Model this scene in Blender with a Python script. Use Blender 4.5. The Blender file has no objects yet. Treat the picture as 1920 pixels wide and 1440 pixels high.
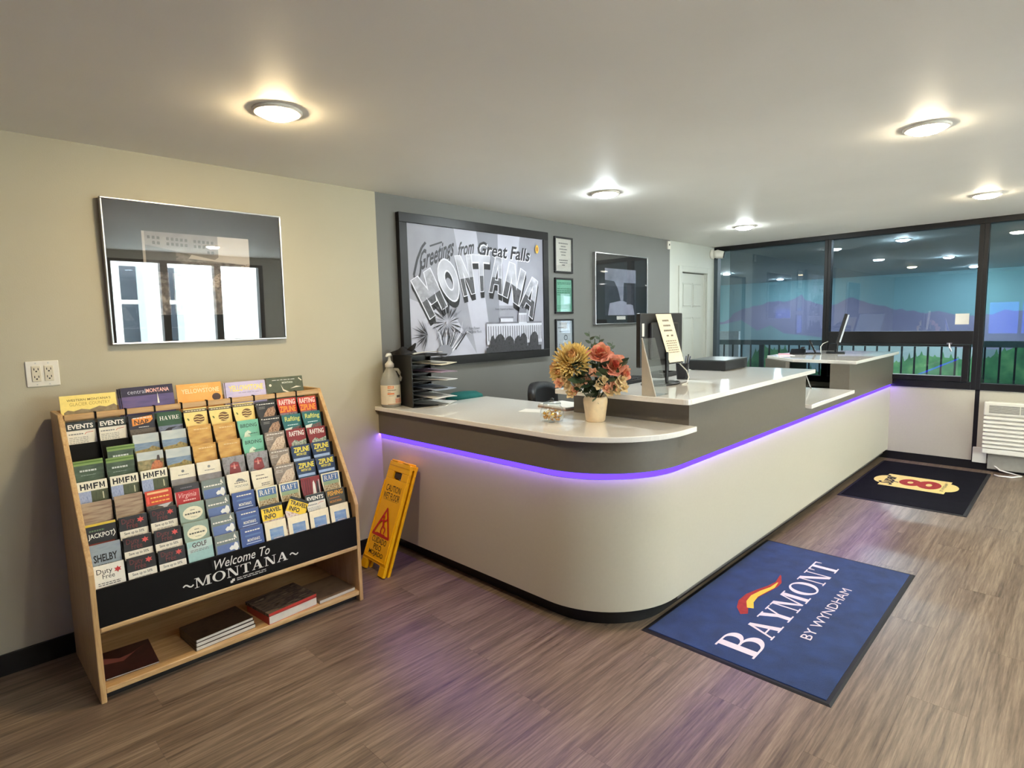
import bpy, bmesh, math, random
from mathutils import Vector, Matrix
random.seed(7)
SC = bpy.context.scene
COL = SC.collection
R = math.radians

# ------------------------------------------------------------------ camera
def make_camera():
    f, yaw, pitch, roll = 1086.83, R(45.343), R(-6.0886), R(-1.3103)
    w = Vector((math.sin(yaw)*math.cos(pitch), math.cos(yaw)*math.cos(pitch), math.sin(pitch)))
    r = Vector((math.cos(yaw), -math.sin(yaw), 0)); u = r.cross(w)
    c, s = math.cos(roll), math.sin(roll)
    r, u = c*r + s*u, -s*r + c*u
    cam = bpy.data.cameras.new('camera'); o = bpy.data.objects.new('camera', cam); COL.objects.link(o)
    cam.sensor_fit = 'HORIZONTAL'; cam.sensor_width = 36; cam.lens = f/1920*36; cam.clip_start = .02
    m = Matrix((r, u, -w)).transposed().to_4x4(); m.translation = Vector((-7.2304, -3.4317, 1.5535))
    o.matrix_world = m; SC.camera = o
make_camera()

# ------------------------------------------------------------------ sky and exposure
W = bpy.data.worlds.new('overcast_sky'); SC.world = W; W.use_nodes = True
W.node_tree.nodes['Background'].inputs[0].default_value = (.86, .93, 1, 1)
W.node_tree.nodes['Background'].inputs[1].default_value = 16.0
VS = SC.view_settings
VS.view_transform = 'Standard'; VS.look = 'None'; VS.gamma = 1; VS.use_curve_mapping = False
VS.exposure = 0.58
LAMP = 200.0      # radiance of a ceiling lamp lens

# ------------------------------------------------------------------ materials
def lin(c):
    return tuple(((v/255)/12.92 if v/255 <= .04045 else ((v/255+.055)/1.055)**2.4) for v in c)
MATS = {}
def mat(name, rgb, rough=.5, metal=0, var=.06, scale=25, bump=0, bscale=None, coat=0, spec=.5, emit=0, trans=0, ior=1.45, alpha=1, sheen=0, stretch=None):
    if name in MATS: return MATS[name]
    m = bpy.data.materials.new(name); m.use_nodes = True; nt = m.node_tree; b = nt.nodes['Principled BSDF']
    L = lin(rgb)
    tc = nt.nodes.new('ShaderNodeTexCoord'); nz = nt.nodes.new('ShaderNodeTexNoise'); nz.inputs['Scale'].default_value = scale; nz.inputs['Detail'].default_value = 4
    src = tc.outputs['Object']
    if stretch:
        mp = nt.nodes.new('ShaderNodeMapping'); mp.inputs['Scale'].default_value = stretch; nt.links.new(src, mp.inputs[0]); src = mp.outputs[0]
    nt.links.new(src, nz.inputs['Vector'])
    rp = nt.nodes.new('ShaderNodeValToRGB'); e = rp.color_ramp.elements
    e[0].position = .3; e[1].position = .7
    e[0].color = tuple(max(0, v*(1-var)) for v in L)+(1,); e[1].color = tuple(min(1, v*(1+var)) for v in L)+(1,)
    nt.links.new(nz.outputs['Fac'], rp.inputs[0]); nt.links.new(rp.outputs[0], b.inputs['Base Color'])
    b.inputs['Roughness'].default_value = rough; b.inputs['Metallic'].default_value = metal
    b.inputs['Coat Weight'].default_value = coat; b.inputs['Specular IOR Level'].default_value = spec
    b.inputs['Transmission Weight'].default_value = trans; b.inputs['IOR'].default_value = ior; b.inputs['Alpha'].default_value = alpha
    b.inputs['Sheen Weight'].default_value = sheen
    if emit:
        nt.links.new(rp.outputs[0], b.inputs['Emission Color']); b.inputs['Emission Strength'].default_value = emit
    if bump:
        n2 = nt.nodes.new('ShaderNodeTexNoise'); n2.inputs['Scale'].default_value = bscale or scale*4; n2.inputs['Detail'].default_value = 3
        bp = nt.nodes.new('ShaderNodeBump'); bp.inputs['Strength'].default_value = bump; bp.inputs['Distance'].default_value = .01
        nt.links.new(src, n2.inputs['Vector']); nt.links.new(n2.outputs['Fac'], bp.inputs['Height']); nt.links.new(bp.outputs[0], b.inputs['Normal'])
    MATS[name] = m; return m
def ramp_mat(name, cols, scale=12, stretch=(1, 1, 1), rough=.45, kind='noise', dist=0, detail=6, coat=0):
    """photo-like print: several colours mixed by a noise or wave"""
    if name in MATS: return MATS[name]
    m = bpy.data.materials.new(name); m.use_nodes = True; nt = m.node_tree; b = nt.nodes['Principled BSDF']
    tc = nt.nodes.new('ShaderNodeTexCoord'); mp = nt.nodes.new('ShaderNodeMapping'); mp.inputs['Scale'].default_value = stretch
    nt.links.new(tc.outputs['Object'], mp.inputs[0])
    if kind == 'wave':
        nz = nt.nodes.new('ShaderNodeTexWave'); nz.inputs['Scale'].default_value = scale; nz.inputs['Distortion'].default_value = dist; nz.inputs['Detail'].default_value = detail
    elif kind == 'voronoi':
        nz = nt.nodes.new('ShaderNodeTexVoronoi'); nz.inputs['Scale'].default_value = scale
    else:
        nz = nt.nodes.new('ShaderNodeTexNoise'); nz.inputs['Scale'].default_value = scale; nz.inputs['Detail'].default_value = detail; nz.inputs['Distortion'].default_value = dist
    nt.links.new(mp.outputs[0], nz.inputs['Vector'])
    rp = nt.nodes.new('ShaderNodeValToRGB'); n = len(cols); e = rp.color_ramp.elements
    lo, hi = (.28, .72) if kind == 'noise' else (0, 1)
    while len(e) < n: e.new(.5)
    for i, c in enumerate(cols):
        e[i].position = lo+(hi-lo)*i/(n-1); e[i].color = lin(c)+(1,)
    nt.links.new(nz.outputs[0 if kind != 'noise' else 'Fac'], rp.inputs[0]); nt.links.new(rp.outputs[0], b.inputs['Base Color'])
    b.inputs['Roughness'].default_value = rough; b.inputs['Coat Weight'].default_value = coat
    MATS[name] = m; return m
def pane_mat(name, tint, ior=1.5, extra=0.0):
    """thin window pane: clear (tinted) with mirror reflection by Fresnel"""
    if name in MATS: return MATS[name]
    m = bpy.data.materials.new(name); m.use_nodes = True; nt = m.node_tree; nt.nodes.clear()
    out = nt.nodes.new('ShaderNodeOutputMaterial'); mx = nt.nodes.new('ShaderNodeMixShader'); fr = nt.nodes.new('ShaderNodeFresnel'); fr.inputs[0].default_value = ior
    tr = nt.nodes.new('ShaderNodeBsdfTransparent'); tr.inputs[0].default_value = tuple(tint)+(1,)
    gl = nt.nodes.new('ShaderNodeBsdfGlossy'); gl.inputs['Roughness'].default_value = .01; gl.inputs[0].default_value = (.95, .97, 1, 1)
    ad = nt.nodes.new('ShaderNodeMath'); ad.operation = 'ADD'; ad.inputs[1].default_value = extra
    ge = nt.nodes.new('ShaderNodeNewGeometry'); mr = nt.nodes.new('ShaderNodeMapRange'); mr.inputs[3].default_value = ior; mr.inputs[4].default_value = 1/ior   # same pane seen from either face
    nt.links.new(ge.outputs['Backfacing'], mr.inputs[0]); nt.links.new(mr.outputs[0], fr.inputs[0])
    nt.links.new(fr.outputs[0], ad.inputs[0]); nt.links.new(ad.outputs[0], mx.inputs[0]); nt.links.new(tr.outputs[0], mx.inputs[1]); nt.links.new(gl.outputs[0], mx.inputs[2]); nt.links.new(mx.outputs[0], out.inputs[0])
    MATS[name] = m; return m
def emit_mat(name, rgb, s):
    if name in MATS: return MATS[name]
    m = bpy.data.materials.new(name); m.use_nodes = True; nt = m.node_tree; nt.nodes.clear()
    out = nt.nodes.new('ShaderNodeOutputMaterial'); e = nt.nodes.new('ShaderNodeEmission'); e.inputs[0].default_value = tuple(rgb)+(1,); e.inputs[1].default_value = s
    nt.links.new(e.outputs[0], out.inputs[0]); MATS[name] = m; return m
def wood_mat(name, dark, mid, light, rough=.45, axis=0, gscale=1.0, rand=.25, bump=.08):
    """wood with long grain; every board shifts tone by its own random"""
    if name in MATS: return MATS[name]
    m = bpy.data.materials.new(name); m.use_nodes = True; nt = m.node_tree; b = nt.nodes['Principled BSDF']
    tc = nt.nodes.new('ShaderNodeTexCoord'); oi = nt.nodes.new('ShaderNodeObjectInfo'); mp = nt.nodes.new('ShaderNodeMapping')
    sc = [20*gscale]*3; sc[axis] = .95*gscale; mp.inputs['Scale'].default_value = sc
    add = nt.nodes.new('ShaderNodeVectorMath'); add.operation = 'ADD'; mul = nt.nodes.new('ShaderNodeMath'); mul.operation = 'MULTIPLY'; mul.inputs[1].default_value = 37
    nt.links.new(oi.outputs['Random'], mul.inputs[0]); nt.links.new(tc.outputs['Object'], mp.inputs[0]); nt.links.new(mp.outputs[0], add.inputs[0]); nt.links.new(mul.outputs[0], add.inputs[1])
    n1 = nt.nodes.new('ShaderNodeTexNoise'); n1.inputs['Scale'].default_value = 1; n1.inputs['Detail'].default_value = 8; n1.inputs['Roughness'].default_value = .62; n1.inputs['Distortion'].default_value = 1.5
    nt.links.new(add.outputs[0], n1.inputs['Vector'])
    n2 = nt.nodes.new('ShaderNodeTexNoise'); n2.inputs['Scale'].default_value = 7; n2.inputs['Detail'].default_value = 8; n2.inputs['Roughness'].default_value = .7
    nt.links.new(add.outputs[0], n2.inputs['Vector'])
    mx = nt.nodes.new('ShaderNodeMath'); mx.operation = 'MULTIPLY_ADD'; mx.inputs[1].default_value = .5
    nt.links.new(n2.outputs['Fac'], mx.inputs[0]); sub = nt.nodes.new('ShaderNodeMath'); sub.operation = 'MULTIPLY'; sub.inputs[1].default_value = .52
    nt.links.new(n1.outputs['Fac'], sub.inputs[0]); nt.links.new(sub.outputs[0], mx.inputs[2])
    rp = nt.nodes.new('ShaderNodeValToRGB'); e = rp.color_ramp.elements; e[0].position = .36; e[1].position = .66; e[0].color = lin(dark)+(1,); e[1].color = lin(light)+(1,)
    k = e.new(.5); k.color = lin(mid)+(1,)
    nt.links.new(mx.outputs[0], rp.inputs[0])
    hv = nt.nodes.new('ShaderNodeHueSaturation'); mr = nt.nodes.new('ShaderNodeMapRange'); mr.inputs[3].default_value = 1-rand; mr.inputs[4].default_value = 1+rand
    nt.links.new(oi.outputs['Random'], mr.inputs[0]); nt.links.new(mr.outputs[0], hv.inputs['Value']); nt.links.new(rp.outputs[0], hv.inputs['Color'])
    nt.links.new(hv.outputs[0], b.inputs['Base Color']); b.inputs['Roughness'].default_value = rough
    bp = nt.nodes.new('ShaderNodeBump'); bp.inputs['Strength'].default_value = bump; bp.inputs['Distance'].default_value = .004
    nt.links.new(n2.outputs['Fac'], bp.inputs['Height']); nt.links.new(bp.outputs[0], b.inputs['Normal'])
    MATS[name] = m; return m
def col(r, g, b):       # a printed ink
    return mat('ink_%d_%d_%d' % (r, g, b), (r, g, b), .45, var=.05, scale=60)

# ------------------------------------------------------------------ mesh helpers
class MB:
    def __init__(s): s.v = []; s.f = []; s.m = []
    def add(s, vs, fs, mi=0):
        o = len(s.v); s.v += [tuple(v) for v in vs]; s.f += [tuple(o+i for i in f) for f in fs]; s.m += [mi]*len(fs); return s
    def box(s, x0, y0, z0, x1, y1, z1, mi=0):
        x0, x1 = sorted((x0, x1)); y0, y1 = sorted((y0, y1)); z0, z1 = sorted((z0, z1))
        return s.add([(x0, y0, z0), (x1, y0, z0), (x1, y1, z0), (x0, y1, z0), (x0, y0, z1), (x1, y0, z1), (x1, y1, z1), (x0, y1, z1)],
                     [(0, 3, 2, 1), (4, 5, 6, 7), (0, 1, 5, 4), (1, 2, 6, 5), (2, 3, 7, 6), (3, 0, 4, 7)], mi)
    def poly(s, pts, mi=0): return s.add(pts, [tuple(range(len(pts)))], mi)
    def prism(s, pts, z0, z1, mi=0, fn=None):
        """ccw 2D outline pushed from z0 to z1; fn maps (a,b,c)->xyz"""
        fn = fn or (lambda a, b, c: (a, b, c)); n = len(pts)
        vs = [fn(a, b, z0) for a, b in pts]+[fn(a, b, z1) for a, b in pts]
        fs = [tuple(range(n))[::-1], tuple(range(n, 2*n))]+[(i, (i+1) % n, n+(i+1) % n, n+i) for i in range(n)]
        return s.add(vs, fs, mi)
    def tube(s, path, r, seg=8, mi=0, cap=True):
        P = [Vector(p) for p in path]; n = len(P); rs = r if isinstance(r, (list, tuple)) else [r]*n
        vs = []; up = Vector((0, 0, 1))
        for i, p in enumerate(P):
            d = (P[min(i+1, n-1)]-P[max(i-1, 0)]).normalized()
            a = d.cross(up)
            if a.length < 1e-3: a = d.cross(Vector((1, 0, 0)))
            a.normalize(); b = d.cross(a)
            vs += [p+rs[i]*(math.cos(2*math.pi*k/seg)*a+math.sin(2*math.pi*k/seg)*b) for k in range(seg)]
        fs = [(i*seg+k, i*seg+(k+1) % seg, (i+1)*seg+(k+1) % seg, (i+1)*seg+k) for i in range(n-1) for k in range(seg)]
        if cap: fs += [tuple(range(seg))[::-1], tuple((n-1)*seg+k for k in range(seg))]
        return s.add(vs, fs, mi)
    def lathe(s, prof, seg=24, c=(0, 0, 0), mi=0, sx=1, sy=1):
        vs = []; n = len(prof)
        for r, z in prof: vs += [(c[0]+sx*r*math.cos(2*math.pi*k/seg), c[1]+sy*r*math.sin(2*math.pi*k/seg), c[2]+z) for k in range(seg)]
        fs = [(i*seg+k, i*seg+(k+1) % seg, (i+1)*seg+(k+1) % seg, (i+1)*seg+k) for i in range(n-1) for k in range(seg)]
        if prof[0][0] > 1e-5: fs.append(tuple(range(seg))[::-1])
        if prof[-1][0] > 1e-5: fs.append(tuple((n-1)*seg+k for k in range(seg)))
        return s.add(vs, fs, mi)
    def grid(s, fn, nu, nv, mi=0):
        vs = [fn(i/nu, j/nv) for j in range(nv+1) for i in range(nu+1)]
        return s.add(vs, [(j*(nu+1)+i, j*(nu+1)+i+1, (j+1)*(nu+1)+i+1, (j+1)*(nu+1)+i) for j in range(nv) for i in range(nu)], mi)
    def build(s, name, mats, parent=None, smooth=False, bevel=0, segs=2, solid=0):
        me = bpy.data.meshes.new(name); me.from_pydata(s.v, [], s.f)
        if not isinstance(mats, (list, tuple)): mats = [mats]
        for m in mats: me.materials.append(m)
        me.polygons.foreach_set('material_index', s.m)
        if smooth: me.polygons.foreach_set('use_smooth', [True]*len(me.polygons))
        me.update(); me.validate()
        o = bpy.data.objects.new(name, me); COL.objects.link(o)
        if parent: o.parent = parent
        if solid:
            sm = o.modifiers.new('solid', 'SOLIDIFY'); sm.thickness = solid; sm.offset = 0
        if bevel:
            b = o.modifiers.new('bevel', 'BEVEL'); b.width = bevel; b.segments = segs; b.limit_method = 'ANGLE'; b.angle_limit = R(40)
        return o
def bx(name, x0, y0, z0, x1, y1, z1, m, parent=None, bevel=0): return MB().box(x0, y0, z0, x1, y1, z1).build(name, m, parent, bevel=bevel)
def tag(o, label, cat=None, group=None, kind=None):
    o['label'] = label
    if cat: o['category'] = cat
    if group: o['group'] = group
    if kind: o['kind'] = kind
    return o
def thing(name, label, cat, loc=(0, 0, 0), rz=0, group=None):
    o = bpy.data.objects.new(name, None); COL.objects.link(o); o.empty_display_size = .05
    o.location = loc; o.rotation_euler = (0, 0, rz); return tag(o, label, cat, group)
def struct(o, label=None):
    o['kind'] = 'structure'
    if label: o['label'] = label
    return o
def copy_tree(o, parent=None):
    c = o.copy(); COL.objects.link(c); c.parent = parent
    for ch in list(o.children): copy_tree(ch, c)
    return c

# ------------------------------------------------------------------ lettering
TXT = {}
def text_geo(s, bold=0, shear=0):
    k = (s, bold, shear)
    if k not in TXT:
        cu = bpy.data.curves.new('lettering', 'FONT'); cu.body = s; cu.resolution_u = 2; cu.offset = bold; cu.shear = shear
        ob = bpy.data.objects.new('lettering', cu); me = ob.to_mesh()
        vs = [(v.co.x, v.co.y) for v in me.vertices]; fs = [tuple(p.vertices) for p in me.polygons]
        ob.to_mesh_clear(); bpy.data.objects.remove(ob); bpy.data.curves.remove(cu)
        xs = [v[0] for v in vs]; ys = [v[1] for v in vs]
        x0, x1, y0, y1 = min(xs), max(xs), min(ys), max(ys)
        TXT[k] = ([((x-x0)/(x1-x0), (y-y0)/(y1-y0)) for x, y in vs], fs)
    return TXT[k]
def rc(x0, y0, x1, y1): return [(x0, y0), (x1, y0), (x1, y1), (x0, y1)]
def ring(cx, cy, rx, ry, ix, iy, a0, a1, n=14):
    q = []
    for i in range(n):
        a, b = R(a0+(a1-a0)*i/n), R(a0+(a1-a0)*(i+1)/n)
        q.append([(cx+rx*math.cos(a), cy+ry*math.sin(a)), (cx+rx*math.cos(b), cy+ry*math.sin(b)), (cx+ix*math.cos(b), cy+iy*math.sin(b)), (cx+ix*math.cos(a), cy+iy*math.sin(a))])
    return q
SERIF = {   # letter: (advance, convex pieces)
 'A': (.88, [[(.06, 0), (.13, 0), (.47, 1), (.38, 1)], [(.56, 0), (.77, 0), (.50, 1), (.36, 1)], rc(.2, .3, .62, .36), rc(0, 0, .24, .05), rc(.47, 0, .86, .05)]),
 'B': (.80, [rc(.08, 0, .26, 1), rc(0, 0, .2, .05), rc(0, .95, .2, 1), rc(.2, .95, .36, 1), rc(.2, .49, .4, .55), rc(.2, 0, .38, .055)]+ring(.36, .755, .31, .245, .14, .195, -90, 90)+ring(.38, .27, .37, .27, .18, .215, -90, 90)),
 'Y': (.84, [[(.08, 1), (.30, 1), (.52, .42), (.34, .42)], [(.66, 1), (.73, 1), (.5, .42), (.42, .42)], rc(.34, 0, .52, .46), rc(0, .95, .38, 1), rc(.56, .95, .84, 1), rc(.22, 0, .64, .05)]),
 'M': (1.14, [rc(.12, 0, .18, 1), rc(.82, 0, 1.01, 1), [(.1, 1), (.3, 1), (.6, .05), (.5, .05)], [(.5, .05), (.58, .05), (.86, 1), (.8, 1)], rc(0, 0, .3, .05), rc(.7, 0, 1.13, .05), rc(0, .95, .2, 1), rc(.85, .95, 1.13, 1)]),
 'O': (.92, ring(.45, .5, .45, .52, .27, .46, 0, 360, 28)),
 'N': (.94, [rc(.12, 0, .18, 1), rc(.74, 0, .80, 1), [(.1, 1), (.31, 1), (.8, 0), (.62, 0)], rc(0, .95, .3, 1), rc(.02, 0, .3, .05), rc(.62, .95, .92, 1)]),
 'T': (.78, [rc(.3, 0, .48, 1), rc(.02, .94, .76, 1), [(.02, .74), (.06, .74), (.1, .96), (.02, .96)], [(.72, .74), (.76, .74), (.76, .96), (.68, .96)], rc(.18, 0, .6, .05)]),
 'R': (.86, [rc(.08, 0, .26, 1), rc(0, 0, .36, .05), rc(0, .95, .36, 1), rc(.2, .46, .4, .52), [(.36, .5), (.54, .5), (.86, 0), (.64, 0)], rc(.7, 0, .9, .04)]+ring(.36, .73, .33, .27, .15, .21, -90, 90)),
 'F': (.70, [rc(.08, 0, .26, 1), rc(0, 0, .38, .05), rc(0, .94, .66, 1), rc(.2, .48, .5, .54), rc(.6, .76, .66, .96), rc(.46, .4, .52, .62)]),
 'H': (.90, [rc(.08, 0, .25, 1), rc(.61, 0, .78, 1), rc(.2, .48, .65, .54), rc(0, 0, .33, .05), rc(.53, 0, .86, .05), rc(0, .95, .33, 1), rc(.53, .95, .86, 1)]),
 'V': (.84, [[(.08, 1), (.29, 1), (.5, 0), (.38, 0)], [(.66, 1), (.73, 1), (.48, 0), (.4, 0)], rc(0, .95, .36, 1), rc(.54, .95, .84, 1)]),
 'E': (.74, [rc(.08, 0, .26, 1), rc(0, 0, .68, .06), rc(0, .94, .64, 1), rc(.2, .48, .5, .54), rc(.62, 0, .68, .24), rc(.58, .76, .64, 1), rc(.46, .4, .52, .62)]),
}
class Print:
    """flat print on a sheet: u to the right, v up, each stroke a hair proud of the last. Built facing -Y (u=x, v=z)"""
    def __init__(s, step=.00012, base=.0003): s.mb = MB(); s.mats = []; s.k = 0; s.step = step; s.base = base
    def mi(s, m):
        if m not in s.mats: s.mats.append(m)
        return s.mats.index(m)
    def polys(s, ps, m):
        s.k += 1; w = -(s.base+s.step*s.k); i = s.mi(m)
        for j, p in enumerate(ps):
            a = sum(p[j][0]*p[(j+1) % len(p)][1]-p[(j+1) % len(p)][0]*p[j][1] for j in range(len(p)))
            q = p if a > 0 else p[::-1]
            s.mb.poly([(u, w-(j % 12)*8e-6, v) for u, v in q], i)      # overlapping strokes never lie in one plane
        return s
    def rect(s, u0, v0, u1, v1, m):
        return s.polys([rc(min(u0, u1), min(v0, v1), max(u0, u1), max(v0, v1))], m)
    def rrect(s, u0, v0, u1, v1, r, m):
        pts = []
        for cx, cy, a in ((u1-r, v0+r, -90), (u1-r, v1-r, 0), (u0+r, v1-r, 90), (u0+r, v0+r, 180)):
            pts += [(cx+r*math.cos(R(a+t)), cy+r*math.sin(R(a+t))) for t in (0, 30, 60, 90)]
        return s.polys([pts], m)
    def ell(s, cu, cv, ru, rv, m, n=20, rot=0):
        c, sn = math.cos(rot), math.sin(rot)
        return s.polys([[(cu+c*ru*math.cos(2*math.pi*i/n)-sn*rv*math.sin(2*math.pi*i/n), cv+sn*ru*math.cos(2*math.pi*i/n)+c*rv*math.sin(2*math.pi*i/n)) for i in range(n)]], m)
    def text(s, t, u0, v0, u1, v1, m, bold=0, shear=0, rot=0, rise=0):
        vs, fs = text_geo(t, bold, shear); c, sn = math.cos(rot), math.sin(rot); cu, cv = (u0+u1)/2, (v0+v1)/2
        P = []
        for a, b in vs:
            x = (a-.5)*(u1-u0); y = (b-.5)*(v1-v0)+rise*(a-.5)
            P.append((cu+c*x-sn*y, cv+sn*x+c*y))
        s.k += 1; w = -(s.base+s.step*s.k); i = s.mi(m)
        s.mb.add([(x, w, y) for x, y in P], fs, i); return s
    def serif(s, t, u0, v0, u1, v1, m, caps=None):
        adv = sum(SERIF[c][0]*(caps if caps and j == 0 else 1)+.05 for j, c in enumerate(t))-.05; sx = (u1-u0)/adv; x = 0; ps = []
        for j, c in enumerate(t):
            k = caps if caps and j == 0 else 1
            for p in SERIF[c][1]: ps.append([(u0+(x+a*k)*sx, v0+b*k*(v1-v0)) for a, b in p])
            x += SERIF[c][0]*k+.05
        return s.polys(ps, m)
    def line(s, pts, w, m, taper=False):
        ps = []; n = len(pts)
        for i in range(n-1):
            (a, b), (c, d) = pts[i], pts[i+1]; L = math.hypot(c-a, d-b) or 1; nx, ny = -(d-b)/L, (c-a)/L
            w0 = w*(1-i/(n-1)) if taper else w; w1 = w*(1-(i+1)/(n-1)) if taper else w
            ps.append([(a+nx*w0/2, b+ny*w0/2), (a-nx*w0/2, b-ny*w0/2), (c-nx*w1/2, d-ny*w1/2), (c+nx*w1/2, d+ny*w1/2)])
        return s.polys([p for p in ps if abs(p[0][0]-p[2][0])+abs(p[0][1]-p[2][1]) > 1e-7], m)
    def lines(s, u0, v0, u1, v1, n, m, seed=0):      # unreadable small print
        rn = random.Random(seed); h = (v1-v0)/n; ps = []
        for i in range(n):
            u = u0
            while u < u1:
                l = (u1-u0)*rn.uniform(.08, .2); ps.append(rc(u, v1-h*(i+.75), min(u+l, u1), v1-h*(i+.3))); u += l+(u1-u0)*.035
        return s.polys(ps, m)
    def build(s, name, parent): return s.mb.build(name, s.mats, parent)

# ------------------------------------------------------------------ shared materials
M_BEIGE = mat('paint_greige', (190, 183, 160), .6, var=.02, scale=3, bump=.05, bscale=180)
M_ACCENT = mat('paint_charcoal', (118, 118, 115), .55, var=.02, scale=3, bump=.05, bscale=180)
M_WHITEP = mat('paint_white', (200, 202, 192), .5, var=.02, scale=3, bump=.04, bscale=180)
M_CEIL = mat('paint_ceiling', (240, 238, 231), .55, var=.02, scale=2, bump=.03, bscale=120)
M_BLACKALU = mat('black_aluminium', (14, 14, 16), .45, var=.1)
M_BLACKBASE = mat('black_vinyl_base', (16, 15, 15), .45, var=.1)
M_PANEL = mat('white_laminate', (190, 183, 164), .42, var=.015, scale=60, bump=.02, bscale=300)
M_GREY = mat('grey_laminate', (106, 100, 90), .4, var=.03, scale=50, bump=.02, bscale=300)
M_QUARTZ = mat('white_quartz', (242, 240, 234), .07, var=.025, scale=90, coat=.3)
M_BLACKPL = mat('black_plastic', (20, 20, 22), .38, var=.1)
M_DARK = mat('dark_plastic', (38, 38, 40), .45, var=.1)
M_WHITEPL = mat('white_plastic', (232, 228, 216), .35, var=.02)
M_PAPER = mat('paper_white', (236, 234, 226), .6, var=.02)
M_METAL = mat('brushed_silver', (200, 200, 200), .28, 1, var=.05)
M_FLOOR = wood_mat('vinyl_plank', (74, 59, 46), (117, 99, 81), (154, 134, 111), .34, 0, .8, .03)
M_PINE = wood_mat('rack_wood', (168, 130, 82), (196, 158, 106), (212, 180, 130), .4, 2, 1.6, .05, .03)
M_PINEX = wood_mat('rack_wood_rail', (168, 130, 82), (196, 158, 106), (212, 180, 130), .4, 0, 1.6, .05, .03)
M_GLASSPIC = pane_mat('picture_glass', (.97, .97, .97), 1.5, .075)

# ------------------------------------------------------------------ floor of planks
X0, Y0, H = -9.8, -6.6, 2.44
floor = struct(bx('floor', X0, Y0, -.06, .0, 0, -.005, mat('subfloor', (74, 60, 48), .8)), 'grey brown wood plank floor')
PW, PLN = .2, 1.3
pl_mesh = {}
row = 0; y = 0.0
while y > Y0+.01:
    x = X0-(row*.53 % 1.0)*PLN
    while x < -.001:
        a, b = max(x, X0), min(x+PLN, 0)
        if b-a > .05:
            L = round(b-a, 3)
            if L not in pl_mesh:
                o = bx('plank', -L/2+.0003, -PW/2+.0003, -.005, L/2-.0003, PW/2-.0003, 0, M_FLOOR, floor); pl_mesh[L] = o.data
            else:
                o = bpy.data.objects.new('plank', pl_mesh[L]); COL.objects.link(o); o.parent = floor
            o.location = ((a+b)/2, y-PW/2, 0)
        x += PLN
    y -= PW; row += 1

# ------------------------------------------------------------------ ceiling and walls
struct(bx('ceiling', X0, Y0, H, .06, .12, H+.08, M_CEIL), 'smooth pale grey ceiling')
DX0, DX1, DH = -.875, -.235, 2.10
wb = MB()
wb.box(X0, 0, 0, -5.02, .12, H, 0); wb.box(-5.02, 0, 0, -1.143, .12, H, 1)
wb.box(-1.143, 0, 0, DX0, .12, H, 2); wb.box(DX1, 0, 0, .1, .12, H, 2); wb.box(DX0, 0, DH, DX1, .12, H, 2)
struct(wb.build('wall_back', [M_BEIGE, M_ACCENT, M_WHITEP]), 'long wall, greige on the left, charcoal behind the counter, white by the door')
wr = MB(); wr.box(0, -4.1, 0, .12, 0, .79); wr.box(0, Y0, 0, .12, -4.1, H)
wall_r = struct(wr.build('wall_right', M_WHITEP), 'low white wall below the black framed windows')
bx('wall_panel', -.012, -2.698, .085, 0, -1.9, .785, M_PANEL, wall_r); bx('wall_panel', -.012, -4.08, .085, 0, -2.735, .785, M_PANEL, wall_r)
bx('joint_strip', -.006, -2.735, .085, 0, -2.698, .79, M_BLACKALU, wall_r)
wl = MB(); wl.box(X0-.12, Y0, 0, X0, .12, 1.0); wl.box(X0-.12, Y0, 1.8, X0, .12, H); wl.box(X0-.12, Y0, 1, X0, -3.0, 1.8); wl.box(X0-.12, -1.8, 1, X0, .12, 1.8)
struct(wl.build('wall_left', mat('bounce_cut_grey', (72, 72, 72), .6, var=.02, scale=3)))  # unseen wall coloured dark to cut bounce light on the rack's left side
wf = MB(); wf.box(X0-.12, Y0-.12, 0, -5.32, Y0, H); wf.box(-.6, Y0-.12, 0, .12, Y0, H); wf.box(-5.32, Y0-.12, 0, -.6, Y0, .4); wf.box(-5.32, Y0-.12, 2.32, -.6, Y0, H); wf.box(-3.1, Y0-.12, .4, -2.5, Y0, 2.32)
struct(wf.build('wall_front', M_WHITEP))
struct(bx('baseboard_back', X0, -.012, 0, -5.06, 0, .1, M_BLACKBASE, bevel=.002), 'black base along the greige wall')
struct(bx('baseboard_right', -.016, -4.08, 0, 0, -1.9, .085, M_BLACKBASE))

# six panel door in the white end of the back wall
dr = thing('door_1', 'white six panel door at the end of the back wall', None); struct(dr)
slab = bx('door_slab', DX0+.01, .03, .01, DX1-.01, .07, DH-.01, M_WHITEP, dr)
xm = (DX0+DX1)/2
for (a, b) in ((DX0+.1, xm-.035), (xm+.035, DX1-.1)):
    for (z0, z1) in ((.2, .78), (.95, 1.55), (1.7, 1.96)):
        p = MB(); p.box(a, .022, z0, b, .032, z1); bv = p.build('door_panel', M_WHITEP, dr, bevel=.008)
        g = MB()
        for (q0, q1, w0, w1) in ((a-.018, b+.018, z0-.018, z0-.004), (a-.018, b+.018, z1+.004, z1+.018), (a-.018, a-.004, z0-.018, z1+.018), (b+.004, b+.018, z0-.018, z1+.018)): g.box(q0, .026, w0, q1, .031, w1)
        g.build('panel_moulding', M_WHITEP, dr, bevel=.002)
bx('light_stop', DX0-.03, .085, 0, DX1+.03, .118, DH+.03, M_WHITEP, dr)  # added board behind the slab, stops daylight leaking round the door
for nm, a in (('jamb', (DX0-.005, .0, 0, DX0+.01, .1, DH)), ('jamb', (DX1-.01, .0, 0, DX1+.005, .1, DH))): bx(nm, *a, M_WHITEP, dr)
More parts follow.
